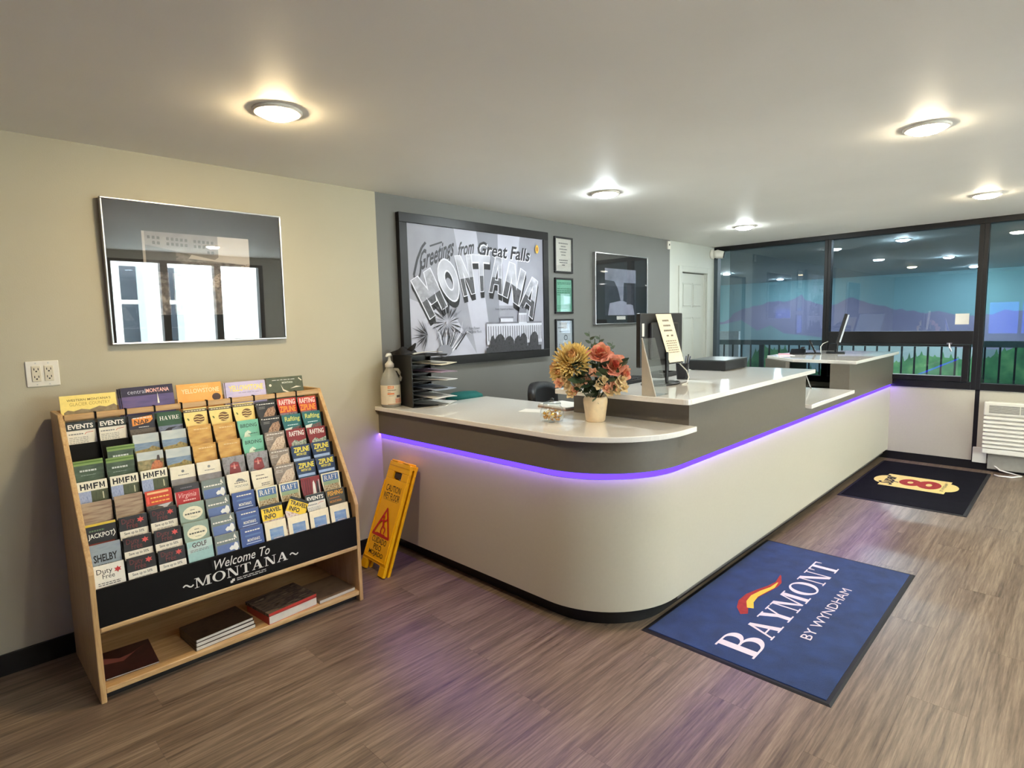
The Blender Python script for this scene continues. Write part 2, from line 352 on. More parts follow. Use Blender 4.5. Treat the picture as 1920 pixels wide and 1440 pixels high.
bx('casing', DX0-.07, -.018, 0, DX0, 0, DH+.07, M_WHITEP, dr, bevel=.005); bx('casing', DX1, -.018, 0, DX1+.07, 0, DH+.07, M_WHITEP, dr, bevel=.005); bx('casing', DX0, -.018, DH, DX1, 0, DH+.07, M_WHITEP, dr, bevel=.005)
kb = MB().lathe([(.0, 0), (.012, 0), (.012, .03), (.028, .04), (.028, .065), (0, .07)], 16); ko = kb.build('door_knob', M_METAL, dr, smooth=True); ko.rotation_euler = (R(90), 0, 0); ko.location = (DX0+.06, .03, .95)

# ------------------------------------------------------------------ windows towards the pool hall (wall x = 0)
FILM = pane_mat('tinted_pane', (.60, .66, .70), 1.52, .03); CLEAR = pane_mat('clear_pane', (.93, .96, .96), 1.5, .01)
def win(name, label):
    o = thing(name, label, None); return struct(o)
def bar(parent, y0, y1, z0, z1, x0=-.03, x1=.06, nm='frame_bar', m=None): return bx(nm, x0, y0, z0, x1, y1, z1, m or M_BLACKALU, parent, bevel=.003)
M_GREYBAR = mat('grey_jamb', (70, 82, 88), .45)
w1 = win('window_1', 'tall fixed window nearest the door corner')
bar(w1, -.05, -.0, .79, 2.385, m=M_GREYBAR); bar(w1, -1.335, 0, 2.385, 2.44); bar(w1, -1.335, -1.30, .79, 2.385); bar(w1, -1.30, -.05, .79, .86)
bx('clear_edge_pane', .018, -.19, .86, .024, -.05, 2.385, CLEAR, w1); bx('tinted_pane', .018, -1.30, .86, .024, -.19, 2.385, FILM, w1)
w2 = win('window_2', 'middle window with a hinged lower vent')
bar(w2, -2.70, -1.335, 2.385, 2.44); bar(w2, -1.367, -1.335, .79, 2.385); bar(w2, -2.70, -2.66, .79, 2.385); bar(w2, -2.66, -1.367, 1.235, 1.365); bar(w2, -2.66, -1.367, .79, .86)
for a in ((-2.64, -2.585, .865, 1.23), (-1.45, -1.375, .865, 1.23), (-2.585, -1.45, .865, .915), (-2.585, -1.45, 1.215, 1.23)): bar(w2, *a, x0=-.045, x1=.05, nm='vent_sash')
bx('tinted_pane', .018, -2.66, 1.365, .024, -1.367, 2.385, FILM, w2); bx('vent_pane', .018, -2.585, .915, .024, -1.45, 1.215, CLEAR, w2)
hd = MB().box(-.075, -2.5, 1.235, -.03, -2.46, 1.25); hd.tube([(-.07, -2.48, 1.245), (-.09, -2.49, 1.2), (-.085, -2.5, 1.165)], .008, 8); hd.build('vent_handle', M_METAL, w2)
w3 = win('window_3', 'right hand window running out of view')
bar(w3, -4.1, -2.70, 2.385, 2.44); bar(w3, -2.735, -2.70, .79, 2.385); bar(w3, -4.1, -4.05, .79, 2.385); bar(w3, -4.05, -2.735, .79, .855)
bx('tinted_pane', .018, -4.05, .855, .024, -2.735, 2.385, pane_mat('light_tint_pane', (.62, .70, .72), 1.52, .03), w3)
st = tag(bx('window_notice', .0, -2.615, 1.43, .004, -2.505, 1.537, M_PAPER), 'small square cream paper stuck low on the middle window pane', 'notice'); st.location.x = .012

# ------------------------------------------------------------------ hall beyond the glass: walkway, rail and painted mural wall
M_HALL = mat('hall_paint', (172, 188, 190), .7, var=.03, scale=2)
hx = 11.0
hall = MB(); hall.box(.12, -7, 2.58, hx+.2, 9, 2.7); hall.box(.12, -7.2, -1.2, hx+.2, -7, 2.7); hall.box(.12, 8.9, -1.2, hx+.2, 9.1, 2.7); hall.box(.12, .12, -1.2, .2, 9, 2.7)
struct(hall.build('wall_hall', M_HALL), 'grey walls and ceiling of the hall behind the windows')
struct(bx('floor_hall', .12, -7, -1.3, hx+.2, 9, -1.2, mat('hall_floor', (120, 124, 122), .5)))
struct(bx('floor_walkway', .12, -7, -.1, 1.3, 9, .1, mat('walkway_concrete', (130, 134, 132), .6)))
mw = struct(bx('wall_mural', hx, -7, -1.2, hx+.12, 9, 2.58, mat('mural_sky', (146, 188, 194), .75, var=.06, scale=.8)), 'painted mural of purple mountains and green trees under a teal sky')
def on_mural(name, top, base, m, d):
    q = MB(); n = len(top)
    vs = [(hx-d, y, z) for y, z in top]+[(hx-d, y, base) for y, z in top]
    q.add(vs, [(i, i+1, n+i+1, n+i) for i in range(n-1)]); return q.build(name, m, mw)
mt = [(8, 1.2), (6.5, 1.5), (5.6, 1.35), (4.9, 1.4), (4.707, 1.498), (4.588, 1.664), (4.383, 1.759), (3.834, 1.89), (3.513, 1.992), (3.199, 2.011), (3.043, 1.973), (2.891, 1.998), (2.742, 2.054), (2.552, 2.17), (2.444, 1.995), (2.152, 1.891), (1.866, 1.774), (1.46, 1.938), (1.302, 2.02), (1.196, 2.015), (.932, 1.902), (.547, 1.772), (.298, 1.692), (-.065, 1.611), (-.358, 1.561), (-.752, 1.591), (-1.084, 1.488), (-1.506, 1.451), (-1.81, 1.469), (-2.05, 1.59), (-2.388, 1.555), (-3, 1.7), (-4, 1.5), (-5.5, 1.8), (-7, 1.5)]
rn = random.Random(9); mj = []
for i in range(len(mt)-1):
    (p0, q0), (p1, q1) = mt[i], mt[i+1]; mj.append(mt[i]); n = max(1, int(abs(p1-p0)/.12))
    mj += [(p0+(p1-p0)*k/n, q0+(q1-q0)*k/n+rn.uniform(-.035, .045)) for k in range(1, n)]
mj.append(mt[-1])
on_mural('mural_mountains', mj, .2, ramp_mat('mural_purple', [(140, 136, 166), (158, 152, 182), (168, 162, 190)], .9, rough=.75), .004)
on_mural('mural_foothills', [(8, 1.0), (4.8, 1.35), (4.326, 1.456), (3.817, 1.117), (3.416, 1.277), (3.019, 1.033), (2.268, .953), (1.911, .9), (.8, .75), (-.5, .7), (-2, .62), (-4, .8), (-7, .7)], -.4, ramp_mat('mural_mist', [(130, 150, 156), (150, 178, 182), (150, 190, 196)], .7, rough=.75), .008)
rn = random.Random(3); tp = []
base = [(8, .3), (5.2, -.3), (4.212, .024), (3.885, .453), (3.611, .62), (3.319, .53), (3.007, .56), (2.77, .315), (2.535, .004), (1.876, -.125), (1.0, .1), (0, .28), (-.139, .36), (-.403, .46), (-.69, .42), (-1.024, .4), (-1.306, .36), (-1.759, .42), (-2.051, .6), (-2.287, .7), (-2.43, .75), (-3.4, .95), (-5, .6), (-7, .8)]
for i in range(len(base)-1):
    (a, z), (b, w) = base[i], base[i+1]; n = max(1, int(abs(b-a)/.13))
    for k in range(n):
        t = k/n; yy = a+(b-a)*t; zz = z+(w-z)*t; tp += [(yy, zz), (yy-.035, zz+rn.uniform(.03, .17)), (yy-.07, zz)]
tp.append(base[-1])
on_mural('mural_trees', tp, -1.2, ramp_mat('mural_green', [(44, 92, 66), (66, 128, 84), (104, 160, 104)], 3, rough=.75), .012)
rail = thing('railing', 'dark vertical bar railing on the walkway behind the windows', 'railing', (1.2, 0, .1))
bx('top_rail', -.03, -6.5, 1.05, .03, 2.5, 1.12, mat('rail_teal', (74, 96, 100), .5), rail); bx('bottom_rail', -.015, -6.5, .08, .015, 2.5, .11, M_BLACKALU, rail)
for yy in (-6.4, -3.3, -.15, 2.4): bx('post', -.025, yy-.025, 0, .025, yy+.025, 1.05, mat('rail_bar', (22, 44, 52), .5), rail)
b0 = None
for i in range(67):
    yy = -6.35+i*.1325
    if b0 is None: b0 = bx('baluster', -.009, -.009, .11, .009, .009, 1.05, MATS['rail_bar'], rail); o = b0
    else: o = b0.copy(); COL.objects.link(o)
    o.location = (0, yy, 0)
sb = tag(bx('hall_panel', 2.2, .62, .1, 2.26, 1.12, 1.32, mat('hall_board', (226, 236, 240), .6)), 'pale board standing beyond the glass by the door corner', 'board')

# ------------------------------------------------------------------ street side window behind the photographer, end window, house outside
w4 = win('window_4', 'wide street window behind the photographer')
def fbar(x0, x1, z0, z1, m=M_BLACKALU): return bx('frame_bar', x0, Y0-.09, z0, x1, Y0+.02, z1, m, w4)
for a in ((-5.32, -5.25, .4, 2.32), (-3.17, -3.1, .4, 2.32), (-5.25, -3.17, .4, .46), (-5.25, -3.17, 2.28, 2.32), (-4.63, -4.53, .46, 2.28), (-3.87, -3.77, .46, 2.28)): fbar(*a)
bx('pane', -5.25, Y0-.04, .46, -3.17, Y0-.034, 2.28, CLEAR, w4)
w4 = win('fill_window', 'second street window behind the photographer')  # added unseen window, lets in daylight to brighten the ceiling
for a in ((-2.5, -2.43, .4, 2.32), (-.67, -.6, .4, 2.32), (-2.43, -.67, .4, .46), (-2.43, -.67, 2.28, 2.32)): fbar(*a)
bx('pane', -2.43, Y0-.04, .46, -.67, Y0-.034, 2.28, CLEAR, w4)
w5 = win('window_5', 'small end window at the far left of the room')
for a in ((-3.0, -2.94, 1, 1.8), (-1.86, -1.8, 1, 1.8), (-2.94, -1.86, 1, 1.05), (-2.94, -1.86, 1.75, 1.8), (-2.43, -2.37, 1.05, 1.75)): bx('frame_bar', X0-.09, a[0], a[2], X0+.02, a[1], a[3], M_BLACKALU, w5)
bx('pane', X0-.04, -2.94, 1.05, X0-.034, -1.86, 1.75, pane_mat('blue_tint_pane', (.10, .16, .42), 1.5, .0), w5)  # pane tint added to dim the daylight and turn it blue
struct(bx('ground_outside', -40, -40, -.3, -10, 20, -.1, mat('pale_bounce_ground', (190, 190, 186), .8))); struct(bx('ground_street', -10, -40, -.3, 14, -6.75, -.1, MATS['pale_bounce_ground']))  # unseen ground coloured pale to bounce daylight up to the ceiling
hs = thing('house', 'white painted house with two curtained windows across the street', 'building', (-2, -12.5, -.1))
bx('facade', -6, -.4, 0, 7, 0, 4.2, mat('house_white', (240, 238, 230), .7, var=.04, scale=2), hs)
for a in (-2.0, -1.2):
    bx('window_frame', a, .0, .6, a+.62, .04, 2.7, M_WHITEPL, hs); f = hs.children[-1]
    bx('pane', a+.07, .04, .68, a+.55, .05, 1.75, mat('dark_pane', (58, 66, 74), .1), hs); bx('pane', a+.07, .04, 1.85, a+.55, .05, 2.62, MATS['dark_pane'], hs)
    bx('curtain', a+.4, .05, .68, a+.55, .056, 2.62, mat('curtain_stripe', (176, 186, 182), .8), hs)

# ------------------------------------------------------------------ ceiling lamps
WARM, COOL, NEUT = (1.0, .77, .44), (.86, .96, 1.0), (1.0, .93, .80)
def lamp(x, y, c, k, label, z=H, group=None):
    t = thing('ceiling_downlight', label, 'ceiling light', (x, y, z), 0, group)
    MB().lathe([(.078, -.004), (.082, -.012), (.092, -.012), (.098, -.006), (.098, 0)], 32).build('trim_ring', mat('lamp_trim', (238, 234, 224), .4), t, smooth=True)
    MB().lathe([(0, -.034), (.03, -.032), (.056, -.027), (.074, -.018), (.078, -.010), (.078, -.003)], 32).build('lens', emit_mat('lamp_%d_%d' % (int(c[2]*100), int(k*100)), c, LAMP*k), t, smooth=True)
    return t
lamp(-6.117, -1.01, WARM, 1.0, 'round warm yellow downlight above the brochure rack')
lamp(-3.768, -.975, COOL, 1.1, 'round cool white downlight above the big poster')
lamp(-1.43, -.977, (.90, .98, .97), 1.2, 'round cool white downlight near the white door')
lamp(-3.753, -2.835, (1.0, .86, .62), .9, 'round warm downlight above the blue logo mat')
lamp(-1.442, -2.842, (1.0, .86, .62), .9, 'round warm downlight above the black logo mat')
for i, (x, y) in enumerate(((-6.12, -2.84), (-6.12, -4.8), (-4.4, -5.0), (-1.44, -4.8))):
    lamp(x, y, NEUT, .8, 'round downlight in the part of the ceiling behind the photographer', group='downlights behind the photographer')
for i, (x, y, n) in enumerate(((2.5, -1.55, 'nearest'), (6.3, -1.55, 'middle'), (9.7, -1.55, 'farthest'), (6.3, 2.7, 'left near'), (9.7, 2.7, 'left far'))):
    lamp(x, y, COOL, 4.0, n+' downlight of the hall seen through the windows', 2.58, 'hall downlights')

# ------------------------------------------------------------------ reception counter
def cpath(off, xa=None, xb=0.0, ya=-.002, n=18):
    """plan of the counter front: along the left face, round the corner, along the right face"""
    cx, cy, r = -4.585, -1.516, .47+off
    pts = [(-5.055-off, ya), (-5.055-off, cy)]
    pts += [(cx-r*math.cos(R(90*i/n)), cy-r*math.sin(R(90*i/n))) for i in range(1, n)]
    pts += [(cx, -1.986-off), (xb, -1.986-off)]
    return pts
def ribbon(mb, pa, za, pb, zb, mi=0):
    n = len(pa); vs = [(x, y, za) for x, y in pa]+[(x, y, zb) for x, y in pb]
    mb.add(vs, [(i, i+1, n+i+1, n+i) for i in range(n-1)], mi)
def shell(po, pi, z0, z1):
    mb = MB(); n = len(po)
    ribbon(mb, po, z0, po, z1); ribbon(mb, pi, z1, pi, z0); ribbon(mb, po, z1, pi, z1); ribbon(mb, pi, z0, po, z0)
    for i in (0, n-1):
        a, b = po[i], pi[i]; q = [(a[0], a[1], z0), (a[0], a[1], z1), (b[0], b[1], z1), (b[0], b[1], z0)]
        mb.poly(q if i == 0 else q[::-1])
    return mb
ctr = thing('reception_counter', 'long curved reception counter with white front and grey upper band', 'counter', (0, 0, 0))
def smooth_angle(o):
    for p in o.data.polygons: p.use_smooth = True
    m = o.modifiers.new('split', 'EDGE_SPLIT'); m.split_angle = R(35)
    return o
XB = -.013
smooth_angle(shell(cpath(0, xb=XB), cpath(-.035, xb=XB), .10, .787).build('white_front_panel', M_PANEL, ctr))
smooth_angle(shell(cpath(-.075, xb=XB), cpath(-.10, xb=XB), 0, .10).build('toe_kick', M_BLACKBASE, ctr))
smooth_angle(shell(cpath(.018, xb=-4.493), cpath(-.03, xb=-4.493), .812, .974).build('grey_band', M_GREY, ctr))
bx('grey_band', -4.493, -2.004, .812, -2.735, -1.87, 1.123, M_GREY, ctr); bx('grey_band', -2.735, -2.004, .812, -1.63, -1.87, .874, M_GREY, ctr); bx('grey_band', -1.63, -2.004, .812, XB, -1.85, 1.123, M_GREY, ctr)
bx('side_panel', -4.493, -1.87, 1.004, -4.46, -1.25, 1.123, M_GREY, ctr); bx('side_panel', -2.77, -1.87, .12, -2.735, -1.3, 1.123, M_GREY, ctr)
bx('inner_cabinet', -4.93, -1.2, .05, -4.36, -.26, .974, M_GREY, ctr); bx('inner_cabinet', -4.93, -.26, .05, -4.64, -.02, .974, M_GREY, ctr); bx('staff_desk', -4.3, -1.84, .70, -.05, -1.2, .74, M_GREY, ctr); bx('inner_front', -4.5, -1.95, .05, -.05, -1.9, .812, M_GREY, ctr)
dg = MB().prism([(-1.52, -1.47), (-1.12, -1.13), (-1.14, -1.10), (-1.54, -1.44)], .75, 1.123); dg.build('return_panel', M_GREY, ctr); bx('return_panel', -1.12, -1.14, .75, XB, -1.10, 1.123, M_GREY, ctr)
led = MB(); ribbon(led, cpath(.0055, xb=XB), .811, cpath(.0012, xb=XB), .779)
tag(smooth_angle(led.build('led_strip', emit_mat('led_violet', (.055, .022, 1.0), 3.6), ctr)), 'glowing violet light strip')
tape = MB(); ribbon(tape, cpath(.016, xb=XB), .81195, cpath(.0065, xb=XB), .81195)  # added hidden emitter, strengthens the violet spill on floor and walls
tag(tape.build('led_spill_tape', emit_mat('led_spill_violet', (.28, .13, 1.0), 48.0), ctr), 'violet light tape under the lip of the grey band')
def arcpts(cx, cy, r, a0, a1, n): return [(cx+r*math.cos(R(a0+(a1-a0)*i/n)), cy+r*math.sin(R(a0+(a1-a0)*i/n))) for i in range(n+1)]
low = [(-5.10, -.001)]+arcpts(-4.62, -1.57, .48, 180, 270, 16)+[(-4.4935, -2.05), (-4.4935, -1.24), (-4.28, -1.24), (-4.28, -.24), (-4.60, -.24), (-4.60, -.001)]
def worktop(pts, z0, z1, label):
    o = MB().prism(pts, z0, z1).build('worktop', M_QUARTZ, bevel=.004); return tag(o, label, 'worktop', 'white stone worktops of the counter')
worktop(low, .975, 1.003, 'low white stone worktop with rounded end, under the flower vase')
worktop(arcpts(-4.58, -2.035, .03, 180, 270, 4)+[(-2.58, -2.02), (-2.58, -1.2), (-4.61, -1.2)], 1.124, 1.153, 'raised white stone worktop carrying the monitor with the paper')
worktop([(-2.734, -2.05), (-1.632, -2.05), (-1.632, -1.45), (-2.734, -1.45)], .875, .905, 'short lowered white stone worktop between the two raised ones')
worktop([(-1.61, -2.05), (XB, -2.05), (XB, -1.12), (-1.15, -1.12), (-1.55, -1.5)], 1.124, 1.153, 'far raised white stone worktop beside the windows')

# ------------------------------------------------------------------ logo mats
def floor_print(P, parent, name):
    o = P.build(name, parent); o.rotation_euler = (R(-90), 0, 0); return o
def floor_mat(label, x0, y0, x1, y1, carpet):
    t = thing('floor_mat', label, 'mat', ((x0+x1)/2, (y0+y1)/2, 0)); w, h = (x1-x0)/2, (y1-y0)/2
    mb = MB(); mb.add([(-w, -h, 0), (w, -h, 0), (w, h, 0), (-w, h, 0), (-w+.01, -h+.01, .006), (w-.01, -h+.01, .006), (w-.01, h-.01, .006), (-w+.01, h-.01, .006)], [(3, 2, 1, 0), (4, 5, 6, 7), (0, 1, 5, 4), (1, 2, 6, 5), (2, 3, 7, 6), (3, 0, 4, 7)])
    mb.build('rubber_border', mat('mat_rubber', (18, 19, 22), .6), t)
    bx('carpet', -w+.025, -h+.025, .004, w-.025, h-.025, .009, carpet, t, bevel=.003); return t
M_NAVY = mat('navy_carpet', (30, 56, 104), .95, var=.28, scale=9, bump=.5, bscale=500, sheen=.15, spec=.15); M_BLKC = mat('black_carpet', (18, 18, 24), .95, var=.25, scale=12, bump=.5, bscale=500, spec=.15)
INKW = mat('carpet_white', (226, 214, 214), .9, var=.05, scale=200); INKR = mat('carpet_red', (164, 50, 44), .9, var=.15, scale=60); INKY = mat('carpet_yellow', (240, 196, 70), .9, var=.08, scale=90); INKC = mat('carpet_cream', (238, 214, 130), .9, var=.06, scale=90); INKK = mat('carpet_ink', (24, 22, 26), .9)
fm = floor_mat('navy blue floor mat with white hotel lettering at the counter curve', -4.83, -2.80, -3.215, -1.93, M_NAVY)
P = Print(.0002, .0092); ox, oy = -4.0225, -2.365
P.serif('BAYMONT', -4.717-ox, -2.449-oy, -3.40-ox, -2.306-oy, INKW, caps=1.3)
P.text('BY WYNDHAM', -4.385-ox, -2.585-oy, -3.69-ox, -2.536-oy, INKW, bold=.0)
floor_print(P, fm, 'lettering'); P = Print(.0002, .0092)
def sw(pts0, pts1, m): P.polys([[pts0[i], pts0[i+1], pts1[i+1], pts1[i]] for i in range(len(pts0)-1)], m)
top = [(-4.36, -2.235), (-4.30, -2.19), (-4.22, -2.165), (-4.12, -2.165), (-4.02, -2.19), (-3.94, -2.215), (-3.86, -2.23), (-3.75, -2.215)]
bot = [(-4.33, -2.262), (-4.26, -2.235), (-4.18, -2.228), (-4.10, -2.232), (-4.0, -2.25), (-3.92, -2.262), (-3.85, -2.26), (-3.75, -2.222)]
L2 = lambda q: [(a-ox, b-oy) for a, b in q]
sw(L2(top), L2(bot), INKR)
sw(L2([(-4.27, -2.232), (-4.2, -2.2), (-4.12, -2.192), (-4.03, -2.208), (-3.95, -2.232), (-3.86, -2.24)]), L2([(-4.255, -2.262), (-4.19, -2.235), (-4.11, -2.226), (-4.02, -2.24), (-3.94, -2.254), (-3.86, -2.245)]), INKY)
floor_print(P, fm, 'brush_stroke_emblem')
fm = floor_mat('black floor mat with yellow and red number logo below the windows', -1.79, -2.875, -.17, -1.98, M_BLKC)
P = Print(.0002, .0092); ox, oy = -.98, -2.4275
def oc(x, y): return (x-ox, y-oy)
P.polys([[oc(*q) for q in ([(-1.235, -2.165), (-.765, -2.165), (-.765, -2.655), (-1.235, -2.655)])]], INKC)
P.ell(*oc(-1.0, -2.18), .155, .09, INKC); P.ell(*oc(-1.0, -2.64), .155, .09, INKC)
floor_print(P, fm, 'emblem_ground'); P = Print(.0002, .0100)
P.text('Super', -1.19-ox, -2.29-oy, -.82-ox, -2.14-oy, INKK, bold=.03, shear=.5, rise=.02)
floor_print(P, fm, 'script'); P = Print(.0002, .0100)
for cy, rx, ry in ((-2.375, .125, .085), (-2.515, .15, .09)): P.polys([[oc(-1.0+a, cy+b) for a, b in q] for q in ring(0, 0, rx, ry, rx*.34, ry*.26, 0, 360, 20)], INKR)
floor_print(P, fm, 'number'); P = Print(.0002, .0100)
P.text('BY WYNDHAM', -1.15-ox, -2.637-oy, -.85-ox, -2.612-oy, INKK, bold=.0)
floor_print(P, fm, 'lettering')

# ------------------------------------------------------------------ wet floor sign, folded, leaning on the counter
M_YEL = mat('sign_yellow', (246, 186, 8), .35, var=.03, scale=14); INK = col(28, 24, 18); INKRED = col(196, 40, 24)
ws = thing('wet_floor_sign', 'yellow folded wet floor sign leaning on the white counter front', 'sign', (-5.365, -.31, .004), R(-93)); ws.rotation_euler = (R(-21), 0, R(-93))
def leaf(y0, y1, Lf, parent, name):
    mb = MB(); wd = lambda z: .142-.018*z/.7
    def pc(z0, z1, a0, a1, b0=None, b1=None):    # a trapezoid between heights, given as fractions of half width
        b0 = a0 if b0 is None else b0; b1 = a1 if b1 is None else b1
        mb.prism([(a0*wd(z0), z0), (a1*wd(z0), z0), (b1*wd(z1), z1), (b0*wd(z1), z1)], y0, y1, fn=lambda a, b, c: (a, y0+y1-c, b))
    pc(0, .06, -1, -.55); pc(0, .06, .55, 1); pc(.06, Lf-.11, -1, 1); pc(Lf-.11, Lf-.06, -1, -.38); pc(Lf-.11, Lf-.06, .38, 1); pc(Lf-.06, Lf, -1, 1)
    return mb.build(name, M_YEL, parent, bevel=.003)
leaf(-.012, .010, .70, ws, 'front_leaf'); leaf(.026, .044, .695, ws, 'rear_leaf')
rim = MB()
for a in ((-.128, -.018, .075, -.116, -.012, .57), (.116, -.018, .075, .128, -.012, .57), (-.128, -.018, .075, .128, -.012, .083)): rim.box(*a)
rim.build('raised_rim', M_YEL, ws, bevel=.002)
hg = MB(); hg.box(-.12, -.016, .672, .12, .05, .702); hg.box(-.1, -.02, .702, -.03, .045, .712); hg.box(.03, -.02, .702, .1, .045, .712); hg.build('hinge_cap', M_YEL, ws, bevel=.006)
bx('slot_shade', -.05, .0, .598, .05, .03, .632, mat('sign_slot_shade', (60, 54, 44), .5), ws)  # dark block in the hand slot, shade inside it put into the colour
P = Print(.0003, .0125)
P.text('CAUTION', -.085, .508, .085, .55, INK, bold=.004); P.text('WET FLOOR', -.095, .458, .095, .5, INK, bold=.004); P.rect(-.085, .452, .085, .455, col(190, 140, 10))
P.text('CUIDADO', -.085, .178, .085, .214, INK, bold=.004); P.text('PISO', -.045, .136, .045, .171, INK, bold=.004); P.text('MOJADO', -.085, .092, .085, .129, INK, bold=.004)
tri = [(-.095, .228), (.095, .228), (0, .40)]
for i in range(3): P.line([tri[i], tri[(i+1) % 3]], .016, INKRED)
for q in tri: P.ell(q[0], q[1], .008, .008, INKRED, 10)
P.ell(-.012, .345, .011, .011, INKRED, 12); P.line([(-.008, .33), (.004, .29)], .02, INKRED); P.line([(.004, .29), (.034, .275), (.03, .245)], .011, INKRED); P.line([(.0, .29), (-.012, .262), (.0, .24)], .011, INKRED); P.line([(-.006, .325), (-.035, .318), (-.045, .3)], .009, INKRED); P.line([(-.002, .322), (.024, .33), (.035, .345)], .009, INKRED); P.line([(-.05, .238), (.05, .238)], .008, INKRED)
P.build('sign_print', ws)

# ------------------------------------------------------------------ air conditioner under the right window
M_ACW = mat('ac_cream', (226, 222, 206), .4, var=.02)
ac = thing('air_conditioner', 'cream through wall air conditioner with slatted front under the right window', 'air conditioner', (-.012, -3.17, .19))
bx('body', -.1, -.37, 0, 0, .37, .5, M_ACW, ac, bevel=.015)
bx('front_frame', -.125, -.385, .37, -.095, .385, .505, M_ACW, ac, bevel=.012)
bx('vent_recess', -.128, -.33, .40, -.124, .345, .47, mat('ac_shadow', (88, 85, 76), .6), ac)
v0 = None
for i in range(8):
    o = bx('vent_fin', -.133, -.33, -.0015, -.127, .345, .0015, M_ACW, ac); o.location.z = .407+i*.008
for yy in (-.1, .12, .0): bx('vent_divider', -.134, yy-.003, .4, -.126, yy+.003, .47, M_ACW, ac)
for i in range(8):
    o = MB().prism([(-.105, 0), (-.13, .006), (-.128, .022), (-.105, .03)], -.382, .382, fn=lambda a, b, c: (a, c, b)).build('louvre_slat', M_ACW, ac, bevel=.002); o.location.z = .055+i*.0395
bx('lower_lip', -.122, -.385, .0, -.095, .385, .05, M_ACW, ac, bevel=.008)
sl = tag(bx('wall_sleeve', -.07, -3.55, .03, -.0125, -2.83, .188, mat('sleeve_grey', (150, 146, 134), .55), bevel=.004), 'grey metal sleeve below the air conditioner', 'duct')
ob = thing('outlet_box', 'small cream surface power box low beside the air conditioner', 'outlet', (-.013, -2.765, .075)); bx('box', -.035, -.055, 0, 0, .055, .15, M_ACW, ob, bevel=.004); bx('raceway', -.02, -.2, -.0, 0, -.056, .05, M_ACW, ob, bevel=.003)
cable = MB().tube([(-.055, -2.86, .085), (-.08, -2.93, .03), (-.06, -3.02, .008), (-.13, -3.09, .008), (-.22, -3.03, .008), (-.24, -2.93, .008), (-.2, -2.9, .008)], .007, 8)
tag(cable.build('power_cord', M_WHITEPL, smooth=True), 'white power cord curling on the floor by the air conditioner', 'cord')

# ------------------------------------------------------------------ small things on the back wall
op = thing('outlet_plate', 'cream double power outlet plate left of the black and white picture', 'outlet', (-6.85, 0, 1.307))
bx('plate', -.061, -.007, 0, .061, 0, .118, M_WHITEPL, op, bevel=.003)
for dx in (-.024, .022):
    rcp = bx('receptacle', dx-.017, -.011, .024, dx+.017, -.006, .096, mat('receptacle_cream', (216, 208, 186), .4), op, bevel=.002)
    for dz in (.033, .068):
        sl = MB(); sl.box(dx-.009, -.0116, dz+.008, dx-.006, -.0108, dz+.018); sl.box(dx+.006, -.0116, dz+.008, dx+.009, -.0108, dz+.018); sl.box(dx-.003, -.0116, dz, dx+.003, -.0108, dz+.006)
        sl.build('slots', M_BLACKPL, rcp)
for dx in (-.024, .022):
    for dz in (.01, .108): MB().lathe([(.003, 0), (.003, .001), (0, .0012)], 10).build('screw', M_METAL, op).matrix_local = Matrix.Translation((dx, -.007, dz)) @ Matrix.Rotation(R(90), 4, 'X')
sn = thing('wall_sensor', 'small white sensor high on the charcoal wall near the door', 'sensor', (-1.19, 0, 2.335)); bx('case', -.03, -.022, 0, .03, 0, .09, M_WHITEPL, sn, bevel=.004); bx('lens', -.008, -.024, .04, .008, -.021, .06, M_DARK, sn)
sc = thing('security_camera', 'white security camera in the corner above the first window', 'camera', (-.10, -.003, 2.35))
MB().lathe([(.06, 0), (.06, .02), (.04, .03), (0, .03)], 20).build('wall_mount', M_WHITEPL, sc, smooth=True).rotation_euler = (R(90), 0, 0)
cb = MB().tube([(0, -.02, 0), (.02, -.06, .0), (.05, -.13, -.015)], [.04, .055, .045], 16).build('camera_body', M_WHITEPL, sc, smooth=True)
MB().tube([(.05, -.13, -.015), (.054, -.14, -.017)], .036, 16).build('lens', M_BLACKPL, sc)

# ------------------------------------------------------------------ framed pictures on the back wall (local: u right, v up, front towards -Y)
def framed(name, label, cat, x, z, w, h, fw, depth, fm, back, glass=True, off=0, group=None):
    t = thing(name, label, cat, (x, -off, z), 0, group)
    for a in ((0, 0, w, fw), (0, h-fw, w, h), (0, fw, fw, h-fw), (w-fw, fw, w, h-fw)): bx('frame_bar', a[0], -depth, a[1], a[2], 0, a[3], fm, t, bevel=min(.003, fw*.3))
    bx('backing', fw, -depth+.012, fw, w-fw, -.001, h-fw, back, t)
    if glass: bx('glass', fw, -depth+.003, fw, w-fw, -depth+.005, h-fw, M_GLASSPIC, t)
    return t
def place_print(P, t, depth): o = P.build('print', t); o.location = (0, -depth+.012, 0); return o
M_BLKMAT = mat('black_mount_board', (26, 25, 23), .6, var=.08)
G = lambda v: mat('grey_%d' % v, (v, v, v), .5, var=.06, scale=40)

